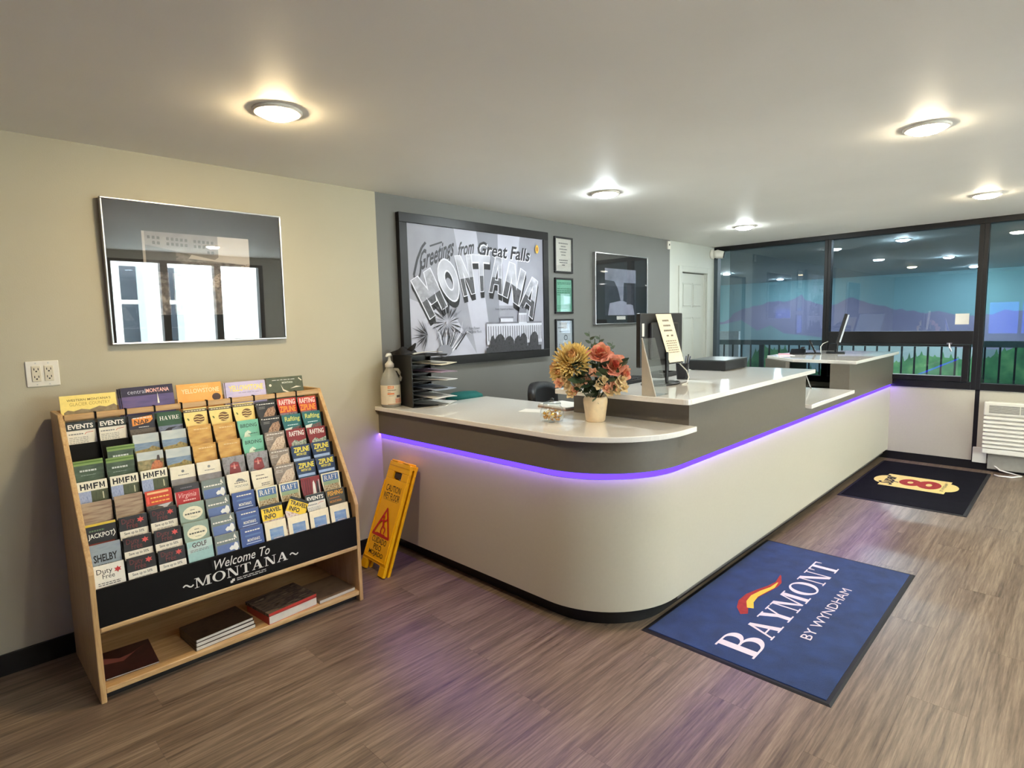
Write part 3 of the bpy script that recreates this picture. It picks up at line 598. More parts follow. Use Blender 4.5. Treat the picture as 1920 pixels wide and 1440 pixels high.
t = framed('framed_photograph', 'large silver framed black mount street photograph above the brochure rack', 'picture', -6.575, 1.487, .878, .712, .009, .034, M_METAL, M_BLKMAT)
P = Print()
a, b, c, d = .165, .146, .69, .566        # photo inside the mount
P.rect(a, b, c, d, ramp_mat('photo_street', [(40, 36, 33), (92, 84, 78), (140, 130, 122), (70, 64, 60)], 26, (1, 1, 1.6), .4))
P.polys([[(a+.21, .44), (c, .42), (c, d), (a+.30, d)]], mat('photo_sky', (206, 196, 186), .4, var=.05, scale=8))
P.polys([[(a+.012, d), (a+.012, .50), (a+.34, .44), (a+.36, .455), (a+.36, d)]], ramp_mat('photo_building', [(120, 110, 104), (146, 136, 128)], 14, rough=.4))
wn = []
for i in range(15):
    if i in (3, 9): continue
    for j in range(3):
        u = a+.024+i*.0215; v = .545-j*.026-i*.0006
        if v-.02 > .50-.0027*i*1.0: wn.append(rc(u, v-.015, u+.013, v))
P.polys(wn, col(56, 50, 46))
P.polys([[(a, .50), (a+.15, .475), (a+.15, .36), (a, .37)]], ramp_mat('photo_dark_block', [(46, 42, 40), (78, 70, 66)], 40, rough=.4))
P.polys([[(a+.29, .32), (a+.36, .37), (a+.44, .40), (c, .43), (c, .30), (a+.3, .29)]], ramp_mat('photo_crowd', [(60, 52, 46), (150, 136, 124), (216, 198, 180), (90, 80, 72)], 60, rough=.4))
P.rect(a, b, c, .29, ramp_mat('photo_crowd_low', [(48, 42, 40), (120, 110, 102), (190, 178, 164)], 34, (1, 1, .7), rough=.4))
for u, hh in ((.275, .25), (.335, .22), (.545, .25)): P.rect(u, b, u+.018, b+hh, col(40, 36, 34))
for u, v in ((.375, .235), (.41, .215), (.345, .20)): P.ell(u, v, .016, .019, col(196, 186, 176), 14)
P.rect(.372, b, .380, .215, col(44, 40, 38)); P.line([(.345, .185), (.376, .165), (.41, .195)], .005, col(44, 40, 38))
P.rect(a, b, a+.012, d, col(190, 180, 168))
place_print(P, t, .034)
t.rotation_euler = (R(1.2), 0, 0)

t = framed('framed_photograph', 'silver framed dark photograph between the certificates and the white door', 'picture', -2.61, 1.51, .945, .70, .010, .034, M_METAL, M_BLKMAT)
P = Print(); a, b, c, d = .17, .09, .725, .555
P.rect(a, b, c, d, ramp_mat('photo_night', [(28, 30, 36), (60, 64, 74), (40, 42, 50)], 9, rough=.4))
P.polys([[(a, .44), (a+.16, .43), (a+.22, .36), (a+.27, .24), (a+.32, .24), (a+.33, .42), (c, .42), (c, d), (a, d)]], mat('photo_cloud', (150, 154, 172), .4, var=.25, scale=7))
P.polys([[(a+.05, b), (a+.08, .21), (a+.3, .24), (a+.5, .19), (a+.53, b)]], mat('photo_snow', (168, 170, 190), .4, var=.12, scale=10))
P.polys([[(a+.36, .40), (a+.48, .40), (a+.48, .2), (a+.38, .2)]], col(70, 74, 84))
P.rect(.37, .045, .53, .08, M_PAPER)
place_print(P, t, .034)

# certificates
CW, CH = .258, .322
def cert(z, label, paper, ops):
    t = framed('certificate', label, 'certificate', -3.192, z, CW, CH, .016, .02, M_BLACKPL, paper, True, 0, 'framed certificates'); P = Print(); ops(P); place_print(P, t, .02)
def c1(P):
    for i, (w, v) in enumerate(((.13, .255), (.07, .228), (.11, .203), (.08, .178), (.06, .152), (.12, .105), (.11, .084), (.04, .062))): P.lines(CW/2-w/2, v, CW/2+w/2, v+.02, 1, col(70, 72, 80), i)
cert(1.988, 'topmost small black framed white notice beside the poster', M_PAPER, c1)
def c2(P):
    P.rect(.016, .016, CW-.016, CH-.016, mat('cert_green', (140, 206, 178), .5, var=.08, scale=8)); P.lines(.04, .26, CW-.03, .285, 2, col(60, 120, 96), 1); P.lines(.035, .16, CW-.03, .235, 4, col(90, 150, 124), 2); P.rect(.13, .09, CW-.03, .155, col(186, 232, 226)); P.lines(.035, .04, CW-.03, .08, 3, col(90, 150, 124), 3)
cert(1.622, 'middle small black framed green licence beside the poster', mat('cert_green', (140, 206, 178), .5, var=.08, scale=8), c2)
def c3(P):
    P.lines(.06, .27, CW-.05, .29, 2, col(110, 116, 124), 4); P.lines(.04, .235, .12, .25, 1, col(90, 96, 104), 5); P.lines(.06, .2, CW-.06, .215, 1, col(120, 126, 134), 6)
    P.polys([[(CW/2+.02+x, .15+y) for x, y in q] for q in ring(0, 0, .026, .026, .018, .018, 0, 360, 16)], col(90, 98, 108)); P.lines(.05, .05, CW-.05, .1, 3, col(140, 146, 152), 7)
cert(1.25, 'lowest small black framed pale certificate behind the flowers', mat('cert_blue', (204, 214, 224), .5), c3)

# ------------------------------------------------------------------ large greetings poster
PX, PZ, PWD, PHT, FW = -4.865, 1.245, 1.56, 1.08, .066
t = framed('poster', 'big black framed grey greetings postcard poster with arched block letters', 'poster', PX, PZ, PWD, PHT, FW, .04, M_BLACKPL, mat('poster_grey', (156, 156, 168), .45, var=.1, scale=5), False)
IW, IH = PWD-2*FW, PHT-2*FW
P = Print(.00015)
def pp(u, v): return (FW+u*IW, FW+(1-v)*IH)
light = mat('poster_ray', (188, 188, 202), .45, var=.06, scale=6); mid = mat('poster_ray_dark', (140, 141, 152), .45, var=.06, scale=6)
for q, m in ((((.30, 0), (.46, 0), (.56, 1), (.44, 1)), light), (((.46, 0), (.62, 0), (.62, 1), (.56, 1)), mid), (((.62, 0), (.80, 0), (.74, .6), (.62, .6)), light), (((0, .55), (.30, .7), (.44, 1), (0, 1)), light)): P.polys([[pp(*a) for a in q]], m)
DKI, SHI, WHI = mat('poster_ink', (52, 52, 58), .45), mat('poster_shadow', (30, 30, 34), .45), mat('poster_white', (226, 226, 236), .45)
def ptext(s, u0, v0, u1, v1, m, bold, shear, rise, dx=0, dy=0):
    (x0, y1), (x1, y0) = pp(u0, v0), pp(u1, v1); P.text(s, x0+dx, y0+dy, x1+dx, y1+dy, m, bold, shear, 0, rise)
ptext('Greetings', .075, .13, .30, .32, DKI, .02, .35, .13); ptext('from', .325, .085, .44, .20, DKI, .02, .35, .04)
P.line([pp(.05, .42), pp(.035, .38), pp(.06, .26), pp(.09, .17), pp(.115, .13)], .018, DKI); P.line([pp(.055, .44), pp(.075, .36), pp(.085, .27)], .015, DKI); P.line([pp(.14, .155), pp(.22, .115)], .012, DKI)
ptext('Great Falls', .465, .085, .885, .20, WHI, .035, .25, -.02, .006, -.008); ptext('Great Falls', .465, .085, .885, .20, DKI, .022, .25, -.02)
def lerp(T, x):
    for i in range(len(T)-1):
        if x <= T[i+1][0]: return T[i][1]+(T[i+1][1]-T[i][1])*(x-T[i][0])/(T[i+1][0]-T[i][0])
    return T[-1][1]
TC = [(.0, .46), (.02, .44), (.134, .345), (.226, .263), (.303, .233), (.444, .206), (.625, .211), (.756, .262), (.927, .383), (1.0, .45)]
BC = [(.10, .705), (.123, .684), (.233, .589), (.293, .548), (.355, .508), (.493, .464), (.619, .48), (.698, .522), (.803, .6), (.92, .72)]
TE = [(.02, .145), (.155, .29), (.30, .42), (.425, .55), (.56, .685), (.70, .845), (.855, .985)]
BE = [(.115, .235), (.245, .345), (.35, .44), (.445, .535), (.54, .645), (.645, .785), (.785, .905)]
def warp(i, a, b):      # a across the letter, b up it
    ut = TE[i][0]+(TE[i][1]-TE[i][0])*a; ub = BE[i][0]+(BE[i][1]-BE[i][0])*a
    vt, vb = lerp(TC, ut), lerp(BC, ub); return (ub+(ut-ub)*b, vb+(vt-vb)*b)
def strokes(ch, w):     # fat block letters as quads in the unit box
    h = w/2; q = []
    def st(x0, y0, x1, y1, k=1.0):
        n = 4
        for j in range(n):
            s, e = j/n, (j+1)/n; ax, ay, bx_, by = x0+(x1-x0)*s, y0+(y1-y0)*s, x0+(x1-x0)*e, y0+(y1-y0)*e
            q.append([(ax-h*k, ay), (ax+h*k, ay), (bx_+h*k, by), (bx_-h*k, by)])
    e = h*.5
    if ch == 'M': st(.16, -e, .16, 1+e); st(.84, -e, .84, 1+e); st(.2, 1+e, .5, .3-e); st(.8, 1+e, .5, .3-e)
    if ch == 'N': st(.18, -e, .18, 1+e); st(.82, -e, .82, 1+e); st(.2, 1+e, .8, -e)
    if ch == 'A': st(.16, -e, .44, 1+e, .9); st(.84, -e, .56, 1+e, .9); q.append([(.28, .26-h*.4), (.72, .26-h*.4), (.7, .26+h*.6), (.3, .26+h*.6)])
    if ch == 'T': st(.5, -e, .5, 1+e); q.append([(.04-e, 1-w*.55), (.5, 1-w*.55), (.5, 1+e), (.04-e, 1+e)]); q.append([(.5, 1-w*.55), (.96+e, 1-w*.55), (.96+e, 1+e), (.5, 1+e)])
    if ch == 'O': q += ring(.5, .5, .34+h, .42+h, max(.34-h, .04), max(.42-h*1.1, .06), 0, 360, 22)
    return q
word = 'MONTANA'
for k in range(4, 0, -1):
    P.polys([[(lambda p: (pp(*p)[0]+.0015*k, pp(*p)[1]-.012*k))(warp(i, *a)) for a in q] for i, ch in enumerate(word) for q in strokes(ch, .31)], SHI)
P.polys([[pp(*warp(i, *a)) for a in q] for i, ch in enumerate(word) for q in strokes(ch, .34)], WHI)
fills = [ramp_mat('letter_view_a', [(214, 214, 224), (180, 180, 192), (150, 150, 160), (200, 200, 210)], 9, (1, 1, 1.2), .45), ramp_mat('letter_view_b', [(216, 216, 226), (186, 186, 198), (150, 150, 160)], 5, rough=.45), ramp_mat('letter_view_c', [(214, 214, 226), (186, 186, 196), (140, 140, 150)], 8, rough=.45)]
for i, ch in enumerate(word): P.polys([[pp(*warp(i, *a)) for a in q] for q in strokes(ch, .25)], fills[(0, 1, 2, 1, 0, 2, 0)[i]])
# darker lower scenery inside the letters
for i, ch in enumerate(word):
    if ch != 'O': P.polys([[pp(*warp(i, a, min(b, .42))) for a, b in q] for q in strokes(ch, .25) if min(b for a, b in q) < .40 and max(b for a, b in q) > -.2], ramp_mat('letter_ground', [(40, 40, 44), (86, 86, 92), (60, 60, 64)], 22, rough=.45))
# bitterroot flower, small captions, state house with trees
fl = (.235, .735)
for i in range(22):
    a = 2*math.pi*i/22; r0 = .085+.02*((i*7) % 3); P.polys([[pp(fl[0]+.012*math.cos(a+.12), fl[1]+.018*math.sin(a+.12)), pp(fl[0]+r0*.7*math.cos(a+.06), fl[1]+r0*1.05*math.sin(a+.06)), pp(fl[0]+r0*math.cos(a), fl[1]+r0*1.5*math.sin(a)), pp(fl[0]+r0*.7*math.cos(a-.06), fl[1]+r0*1.05*math.sin(a-.06))]], DKI if i % 4 else mid)
P.ell(*pp(*fl), .016, .016, light, 12)
for i in range(16):
    a = R(100+i*11); r0 = .07+.02*(i % 3); P.line([pp(.10, .83), pp(.10+r0*math.cos(a), .83-r0*1.4*math.sin(a))], .014, DKI if i % 3 else mid, True)
for i in range(14):
    P.line([pp(.20+.004*i, .97), pp(.16+.016*i, .80+.012*((i*5) % 4)), pp(.14+.020*i, .72+.03*((i*3) % 5))], .012, (mid, WHI, DKI)[i % 3], True)
P.ell(*pp(.21, .955), .07, .045, mid, 16); P.line([pp(.28, .95), pp(.33, .87), pp(.36, .82)], .012, DKI)
P.text('State Flower:', *sum(((pp(.38, .795)[0], pp(.38, .795)[1]), pp(.46, .775)), ()), DKI); P.text('the Bitter Root', *sum(((pp(.375, .825)[0], pp(.375, .825)[1]), pp(.47, .803)), ()), DKI); P.text('State Capitol at Helena', *sum(((pp(.58, .642)[0], pp(.58, .642)[1]), pp(.73, .622)), ()), DKI)
wall_l, wall_d = mat('poster_stone', (206, 206, 218), .45, var=.06), mat('poster_stone_shade', (120, 120, 130), .45, var=.1)
def pr(u0, v0, u1, v1, m): P.polys([[pp(u0, v1), pp(u1, v1), pp(u1, v0), pp(u0, v0)]], m)
pr(.51, .755, .97, .93, wall_l); pr(.62, .70, .72, .93, wall_l); pr(.51, .74, .97, .755, wall_d); pr(.615, .695, .725, .71, wall_d)
for i in range(24): pr(.52+i*.019, .775, .5265+i*.019, .90, wall_d)
P.ell(*pp(.80, .665), .045, .06, wall_d, 18); pr(.765, .665, .835, .755, wall_l); pr(.795, .585, .805, .625, DKI)
for i in range(5): pr(.772+i*.0135, .68, .778+i*.0135, .745, wall_d)
TREE = ramp_mat('poster_tree', [(26, 26, 30), (62, 62, 68), (40, 40, 44)], 40, rough=.45)
for u, w, v in ((.55, .02, .86), (.605, .045, .85), (.68, .045, .87), (.755, .035, .87), (.80, .035, .85), (.895, .04, .84)): P.polys([[pp(u-w, 1), pp(u+w, 1), pp(u+w*.9, v+.03), pp(u+w*.3, v-.01), pp(u-w*.3, v), pp(u-w*.9, v+.04)]], TREE)
pr(.5, .955, .96, 1, TREE)
P.ell(*pp(.935, .095), .020, .036, mat('emblem_gold', (232, 186, 70), .45), 16); P.text('8', pp(.935, .095)[0]-.009, pp(.935, .095)[1]-.018, pp(.935, .095)[0]+.009, pp(.935, .095)[1]+.018, mat('emblem_red', (150, 60, 40), .45), .03)
place_print(P, t, .04)

# ------------------------------------------------------------------ wooden brochure rack
RX0, RX1 = -6.842, -5.598
rk = thing('brochure_rack', 'tall sloping wooden brochure rack with black apron against the greige wall', 'rack', ((RX0+RX1)/2, -.3, 0))
ro = Vector(((RX0+RX1)/2, -.3, 0))
def rpart(o): o.location -= ro; return o
prof = [(-.03, 0), (-.592, 0), (-.588, .56), (-.572, .60), (-.222, 1.192), (-.03, 1.192)]
for x in (RX0, RX1-.022): rpart(MB().prism(prof, x, x+.022, fn=lambda a, b, c: (c, a, b)).build('side_board', M_PINE, rk, bevel=.004))
xi0, xi1 = RX0+.022, RX1-.022
rpart(bx('back_board', xi0, -.04, .03, xi1, -.03, 1.19, mat('rack_back_ply', (150, 118, 80), .6, var=.08, scale=6), rk))
rpart(bx('bottom_shelf', xi0, -.585, .035, xi1, -.04, .06, M_PINEX, rk, bevel=.004)); rpart(bx('shelf_kick', xi0, -.55, .0, xi1, -.535, .035, M_BLACKBASE, rk))
rpart(bx('front_rail', xi0, -.592, .305, xi1, -.568, .328, M_PINEX, rk, bevel=.006))
apron = rpart(bx('apron', xi0, -.590, .328, xi1, -.578, .492, mat('apron_black', (12, 11, 11), .55, spec=.2), rk))
rpart(bx('shelf_top', xi0, -.578, .335, xi1, -.04, .345, M_PINEX, rk))
SD = Vector((0, .34, .605)).normalized(); K = Vector((0, -.56, .58))
def slope(s): return K+SD*s
tr = MB(); q = slope(.672); tr.box(xi0, q.y-.008, q.z-.004, xi1, q.y+.012, q.z+.022); rpart(tr.build('top_rail', M_PINEX, rk, bevel=.003))
NC, PT, CX0, CWD = 10, .1185, -6.8175, .108
TILT = R(10); UP = Vector((0, math.sin(TILT), math.cos(TILT))); FR = Vector((0, -math.cos(TILT), math.sin(TILT)))
M_POCK = mat('pocket_black', (13, 12, 11), .65, var=.1, spec=.2)
for k in range(1, NC): 
    x = CX0+PT*k-.006; rpart(bx('rail_tick', x-.0035, q.y-.012, q.z-.006, x+.0035, q.y+.014, q.z+.026, M_POCK, rk))
def tilted(mb_o, loc): mb_o.rotation_euler = (-TILT, 0, 0); mb_o.location = loc; return mb_o
HC = .20
ROWS = []
for i in range(8):
    T = slope(.66-.0945*i); hc = HC if i < 7 else .125
    if i == 7: T += Vector((0, .012, 0))
    ROWS.append((T, hc))
    B = T-UP*hc
    pn = MB().box(xi0, .012, -.004, xi1, .016, hc-.012); pn.box(xi0, -.012, -.006, xi1, .016, -.001)
    o = pn.build('pocket_panel', M_POCK, rk); tilted(o, B-ro)
for k in range(1, NC):
    x = CX0+PT*k-.006; dv = MB()
    a0, a1 = slope(.63), slope(.0); b0, b1 = a0+Vector((0, .05, -.03)), a1+Vector((0, .03, -.04))
    pts = [(a0.y, a0.z), (b0.y, b0.z), (b1.y, b1.z-.02), (a1.y+.012, a1.z-.075), (a1.y+.004, a1.z-.01)]
    dv.prism(pts, x-.0012, x+.0012, fn=lambda a, b, c: (c, a, b)); rpart(dv.build('divider', M_POCK, rk))
P = Print(.0002); WH = mat('apron_lettering', (226, 222, 214), .5)
P.text('Welcome To', -.145, .430, .115, .475, WH, .004, .3); P.serif('MONTANA', -.235, .372, .205, .418, WH)
for x0 in (-.282, .215): P.line([(x0+.0043*i, .392+.007*math.sin(i*.63)) for i in range(11)], .0065, WH)
P.rect(-.08, .343, -.068, .355, WH); P.rect(-.072, .349, -.06, .361, WH); P.lines(-.05, .345, .09, .363, 2, col(190, 186, 180), 5)
o = P.build('apron_print', apron); o.location = (ro.x, -.590, 0)

# ------------------------------------------------------------------ brochures
class Card(Print):
    def __init__(s, w=CWD, h=HC): Print.__init__(s, .00012, .0002); s.w = w; s.h = h
    def c(s, u, d): return ((u-.5)*s.w, s.h-d*s.w)
    def r(s, u0, d0, u1, d1, m): (a, b), (c, d) = s.c(u0, d1), s.c(u1, d0); s.rect(a, max(b, .002), c, d, m)
    def p(s, pts, m): s.polys([[s.c(*q) for q in pts]], m)
    def t(s, t, u0, d0, u1, d1, m, bold=.01, shear=0): (a, b), (c, d) = s.c(u0, d1), s.c(u1, d0); s.text(t, a, b, c, d, m, bold, shear)
    def se(s, t, u0, d0, u1, d1, m): (a, b), (c, d) = s.c(u0, d1), s.c(u1, d0); s.serif(t, a, b, c, d, m)
    def block(s, t, u0, d0, u1, d1, m):
        B = {'H': [rc(0, 0, .27, 1), rc(.73, 0, 1, 1), rc(.27, .38, .73, .62)], 'F': [rc(.06, 0, .36, 1), rc(.36, .76, .98, 1), rc(.36, .36, .86, .58)], 'M': [rc(0, 0, .24, 1), rc(.76, 0, 1, 1), [(.24, 1), (.24, .62), (.42, .2), (.5, .2), (.5, .36)], [(.76, 1), (.5, .36), (.5, .2), (.58, .2), (.76, .62)]]}
        n = len(t); cw = (u1-u0)/n; ps = []
        for j, ch in enumerate(t):
            for p in B[ch]: ps.append([s.c(u0+cw*(j+.06+a*.86), d1+(d0-d1)*b) for a, b in p])
        s.polys(ps, m)
    def l(s, u0, d0, u1, d1, n, m, seed=0): (a, b), (c, d) = s.c(u0, d1), s.c(u1, d0); s.lines(a, b, c, d, n, m, seed)
    def e(s, u, d, ru, rd, m, rot=0): s.ell(*s.c(u, d), ru*s.w, rd*s.w, m, 18, rot)
    def ln(s, pts, w, m): s.line([s.c(*q) for q in pts], w*s.w, m)
BK, WT, CR, GY = col(20, 19, 19), col(238, 234, 222), col(240, 226, 186), col(120, 120, 118)
def d_events(c):
    c.r(0, 0, 1, .36, col(36, 46, 46)); c.t('EVENTS', .06, .10, .92, .30, WT, .03); c.r(0, .38, 1, 1.8, col(232, 226, 210)); c.l(.06, .46, .55, .56, 1, GY, 1); c.ln([(.6, .55), (.66, .48), (.9, .46)], .02, col(190, 60, 40)); c.l(.06, .62, .7, .9, 4, col(170, 166, 156), 2)
def d_night(c):
    c.r(0, 0, 1, .6, col(30, 24, 40)); c.p([(.12, .12), (.9, .04), (.92, .22), (.78, .36), (.12, .46)], col(238, 150, 60)); c.l(.16, .07, .86, .17, 1, WT, 46); c.t('NAP', .2, .2, .75, .4, col(60, 30, 14), .02); c.l(.35, .5, .75, .56, 1, WT, 3); c.r(0, .6, 1, 1.8, ramp_mat('pr_earth', [(60, 50, 40), (96, 82, 66), (46, 38, 32)], 90))
def d_havre(c):
    c.r(0, 0, 1, .62, col(38, 78, 48)); c.se('HAVRE', .1, .14, .9, .32, WT); c.r(0, .58, 1, 1.8, ramp_mat('pr_dusk', [(96, 104, 130), (120, 128, 150), (60, 62, 84)], 50, (.6, 1, 2))); c.p([(.2, .82), (.4, .68), (.8, .66), (.55, .74), (.5, .86)], col(40, 36, 48))
def d_yellow(c):
    c.r(0, 0, 1, 1.8, col(244, 216, 134)); c.r(.0, .05, 1, .18, col(96, 88, 66)); c.l(.08, .07, .92, .15, 1, col(236, 222, 180), 4); c.e(.62, .52, .24, .22, col(112, 78, 36))
    for k in range(3): c.ln([(.4, .42+.12*k), (.55, .40+.12*k), (.68, .45+.12*k), (.84, .42+.12*k)], .035, col(244, 216, 134))
    c.e(.16, .5, .035, .07, col(110, 116, 50), .5)
def d_gold(c): c.r(0, 0, 1, 1.8, ramp_mat('pr_gold', [(168, 118, 42), (206, 156, 66), (222, 180, 92)], 30, (.5, 1, 2))); c.l(.25, .14, .85, .24, 1, col(232, 206, 150), 6)
def d_bear(c, b=(38, 34, 32)): 
    c.r(0, 0, 1, 1.8, col(*b)); c.l(.16, .09, .94, .18, 1, WT, 7); c.e(.08, .12, .03, .03, WT); c.l(.14, .24, .45, .38, 2, col(150, 144, 136), 8); c.p([(.25, .9), (.4, .6), (.6, .36), (.9, .3), (.96, .55), (.8, .9)], ramp_mat('pr_fur', [(70, 46, 34), (140, 100, 72), (190, 150, 116), (90, 60, 44)], 110))
def d_bearpale(c):
    c.r(0, 0, 1, 1.8, ramp_mat('pr_stone', [(110, 96, 84), (160, 144, 128)], 60)); c.l(.1, .07, .94, .16, 1, WT, 9); c.l(.08, .24, .4, .4, 2, col(214, 204, 190), 10); c.p([(.12, .95), (.35, .6), (.6, .32), (.92, .26), (.97, .6), (.8, .95)], ramp_mat('pr_fur_light', [(120, 86, 66), (196, 168, 140), (226, 206, 180), (140, 110, 88)], 110))
def d_rz(c): c.r(0, 0, 1, 1.8, col(196, 52, 34)); c.t('RAFTING', .08, .06, .94, .34, col(248, 214, 200), .03); c.t('ZIPLINE', .08, .40, .94, .72, col(248, 156, 40), .03); c.r(0, .76, 1, 1.8, ramp_mat('pr_mix', [(60, 50, 50), (140, 120, 120), (90, 30, 30)], 80))
def d_teal(c): c.r(0, 0, 1, 1.8, col(32, 104, 104)); c.t('Rafting', .14, .10, .94, .42, col(206, 208, 96), .02); c.l(.25, .50, .8, .60, 1, col(190, 220, 222), 11); c.p([(.1, .72), (.5, .66), (.4, .84), (.1, .9)], col(220, 224, 216)); c.p([(.5, .72), (.95, .62), (1, 1), (.4, 1)], ramp_mat('pr_raft', [(40, 40, 44), (100, 84, 80), (150, 60, 50)], 90))
def d_red(c): c.r(0, 0, 1, 1.8, col(134, 30, 30)); c.t('RAFTING', .14, .10, .92, .36, col(240, 226, 216), .02); c.p([(.2, .7), (.4, .55), (.6, .66), (1, .56), (1, 1), (.2, 1)], ramp_mat('pr_river', [(50, 80, 74), (110, 130, 110), (190, 190, 170), (70, 60, 50)], 90))
def d_zip(c): c.r(0, 0, 1, 1.8, col(34, 56, 92)); c.t('ZIPLINE', .12, .10, .94, .36, col(244, 226, 70), .025); c.t('WITH US!', .22, .40, .76, .54, col(244, 226, 70), .02); c.r(.06, .66, .94, .80, col(166, 190, 226)); c.r(0, .84, 1, 1.8, col(90, 110, 140))
def d_land(c): c.r(0, 0, 1, .45, ramp_mat('pr_sky', [(176, 188, 190), (208, 212, 206)], 24, (.5, 1, 1.5))); c.r(0, .4, 1, .72, ramp_mat('pr_lake', [(96, 120, 156), (130, 152, 176), (84, 104, 130)], 40, (.4, 1, 2))); c.p([(0, .72), (.3, .68), (.55, .66), (.7, .56), (1, .7), (1, 1.8), (0, 1.8)], ramp_mat('pr_hill', [(120, 100, 70), (170, 150, 84), (100, 96, 66)], 70))
def d_orange(c): c.r(0, 0, 1, .4, MATS['pr_sky']); c.r(0, .36, 1, 1.8, ramp_mat('pr_meadow', [(90, 100, 66), (140, 128, 84), (190, 170, 120)], 50)); c.p([(.45, .8), (.55, .5), (.75, .38), (.95, .55), (.9, .9), (.5, .95)], ramp_mat('pr_rider', [(180, 90, 44), (214, 130, 76), (120, 60, 36)], 60)); c.p([(.72, .42), (.76, .2), (.84, .2), (.86, .44)], col(60, 44, 44))
def d_green(c): c.r(0, 0, 1, .22, col(128, 156, 84)); c.r(0, .06, 1, .12, col(86, 120, 46)); c.r(0, .2, 1, 1.8, ramp_mat('pr_forest', [(40, 60, 44), (62, 84, 58), (84, 104, 84)], 40, (.5, 1, 2))); c.l(.18, .34, .74, .50, 1, col(206, 212, 206), 48); c.l(.2, .58, .7, .63, 1, col(150, 164, 150), 12)
def d_hmfm(c): c.r(0, 0, 1, .40, col(240, 234, 212)); c.block('HMFM', .07, .09, .93, .33, BK); c.r(0, .40, .42, 1.8, ramp_mat('pr_fall', [(120, 132, 176), (168, 178, 206), (96, 110, 160)], 60, (3, 1, .6))); c.r(.42, .40, 1, 1.8, ramp_mat('pr_moss', [(52, 58, 34), (78, 84, 48), (48, 52, 34)], 40, (2, 1, .8))); c.r(.8, .5, .84, .78, col(206, 200, 160))
def d_fair(c): c.r(0, 0, 1, .56, col(236, 228, 206)); c.e(.5, .24, .06, .06, GY); c.l(.3, .36, .72, .44, 1, GY, 48); c.r(0, .56, 1, 1.8, ramp_mat('pr_grey', [(120, 112, 112), (150, 144, 144)], 30))
def d_truck(c): c.r(0, 0, 1, 1.8, ramp_mat('pr_cloudy', [(96, 92, 94), (150, 146, 148), (70, 66, 66)], 36)); c.p([(.25, .8), (.32, .36), (.5, .26), (.7, .32), (.78, .8), (.5, .92)], col(132, 40, 40)); c.r(.34, .42, .66, .5, col(196, 84, 74)); c.p([(.45, .6), (.5, .3), (.56, .6)], col(206, 150, 140))
def d_brown(c): c.r(0, 0, 1, 1.8, ramp_mat('pr_range', [(96, 70, 58), (150, 122, 98), (178, 154, 124), (120, 84, 66)], 26, (.3, 1, 3)))
def d_ride(c): c.r(0, 0, 1, .62, col(206, 62, 30)); c.r(.08, .06, .88, .15, col(244, 190, 130)); c.l(.18, .24, .9, .37, 1, col(248, 196, 90), 51); c.l(.2, .42, .9, .54, 1, col(248, 180, 70), 53); c.r(.05, .24, .13, .54, col(240, 90, 70)); c.r(0, .62, 1, 1.8, ramp_mat('pr_peak', [(50, 44, 38), (96, 88, 74), (60, 54, 48)], 60)); c.p([(.4, .66), (.95, .62), (.82, .72), (.68, .86), (.6, .74)], col(206, 202, 200))
def d_virg(c): c.r(0, 0, 1, .3, col(40, 32, 34)); c.l(.25, .1, .7, .22, 1, col(120, 110, 120), 13); c.r(.03, .30, .97, 1.8, col(186, 36, 38)); c.t('Virginia', .14, .38, .84, .66, col(244, 190, 180), .0, .3); c.l(.3, .66, .8, .78, 1, col(244, 190, 180), 48)
def d_wmont(c): c.r(0, 0, 1, 1.8, col(238, 228, 202)); c.p([(.35, .4), (.5, .26), (.66, .3), (.8, .42)], GY); c.l(.3, .42, .86, .5, 1, col(70, 66, 62), 14); c.t('MONTANA', .3, .56, .9, .68, col(130, 124, 116), 0)
def d_wcard(c): c.r(0, 0, 1, 1.8, col(240, 230, 202)); c.l(.2, .2, .6, .3, 1, col(110, 100, 88), 48); c.l(.2, .36, .76, .46, 1, col(110, 100, 88), 54); c.l(.42, .62, .82, .78, 2, col(90, 84, 78), 15)
def d_blue(c): c.r(0, 0, 1, 1.8, col(64, 86, 146)); c.l(.2, .12, .86, .24, 1, WT, 50); c.r(.18, .34, .88, .42, col(88, 116, 172)); c.t('MONTANA\'S', .26, .52, .82, .66, WT, .02); c.r(.2, .72, .88, .75, col(206, 216, 236)); c.r(.06, .9, .94, .93, col(190, 204, 230))
def d_bird(c): c.r(0, 0, 1, 1.8, col(118, 128, 124)); c.l(.08, .22, .84, .36, 1, WT, 49); c.r(.05, .44, .95, 1.8, col(96, 116, 168)); c.p([(.55, .66), (.66, .56), (.74, .58), (.82, .44), (.92, .5), (.95, .7), (.86, .86), (.74, .74), (.6, .76)], col(240, 240, 236)); c.p([(.78, .2), (.84, .06), (.92, .3)], WT)
def d_raft(c): c.r(0, 0, 1, 1.8, col(236, 226, 192)); c.r(.07, .06, .93, .42, col(74, 108, 156)); c.se('RAFT', .14, .12, .86, .36, WT); c.r(.07, .42, .93, .62, col(148, 168, 128)); c.r(.07, .6, .93, 1.8, ramp_mat('pr_boat', [(70, 50, 34), (150, 120, 70), (206, 190, 150), (60, 46, 36)], 100)); 
def d_travel(c): c.r(0, 0, 1, .14, BK); c.r(0, .14, 1, .72, col(244, 206, 40)); c.t('TRAVEL', .08, .18, .92, .38, BK, .03); c.t('INFO', .12, .44, .66, .66, BK, .03); c.r(0, .72, 1, 1.8, ramp_mat('pr_faces', [(90, 70, 60), (206, 170, 150), (230, 214, 204), (120, 90, 80)], 70))
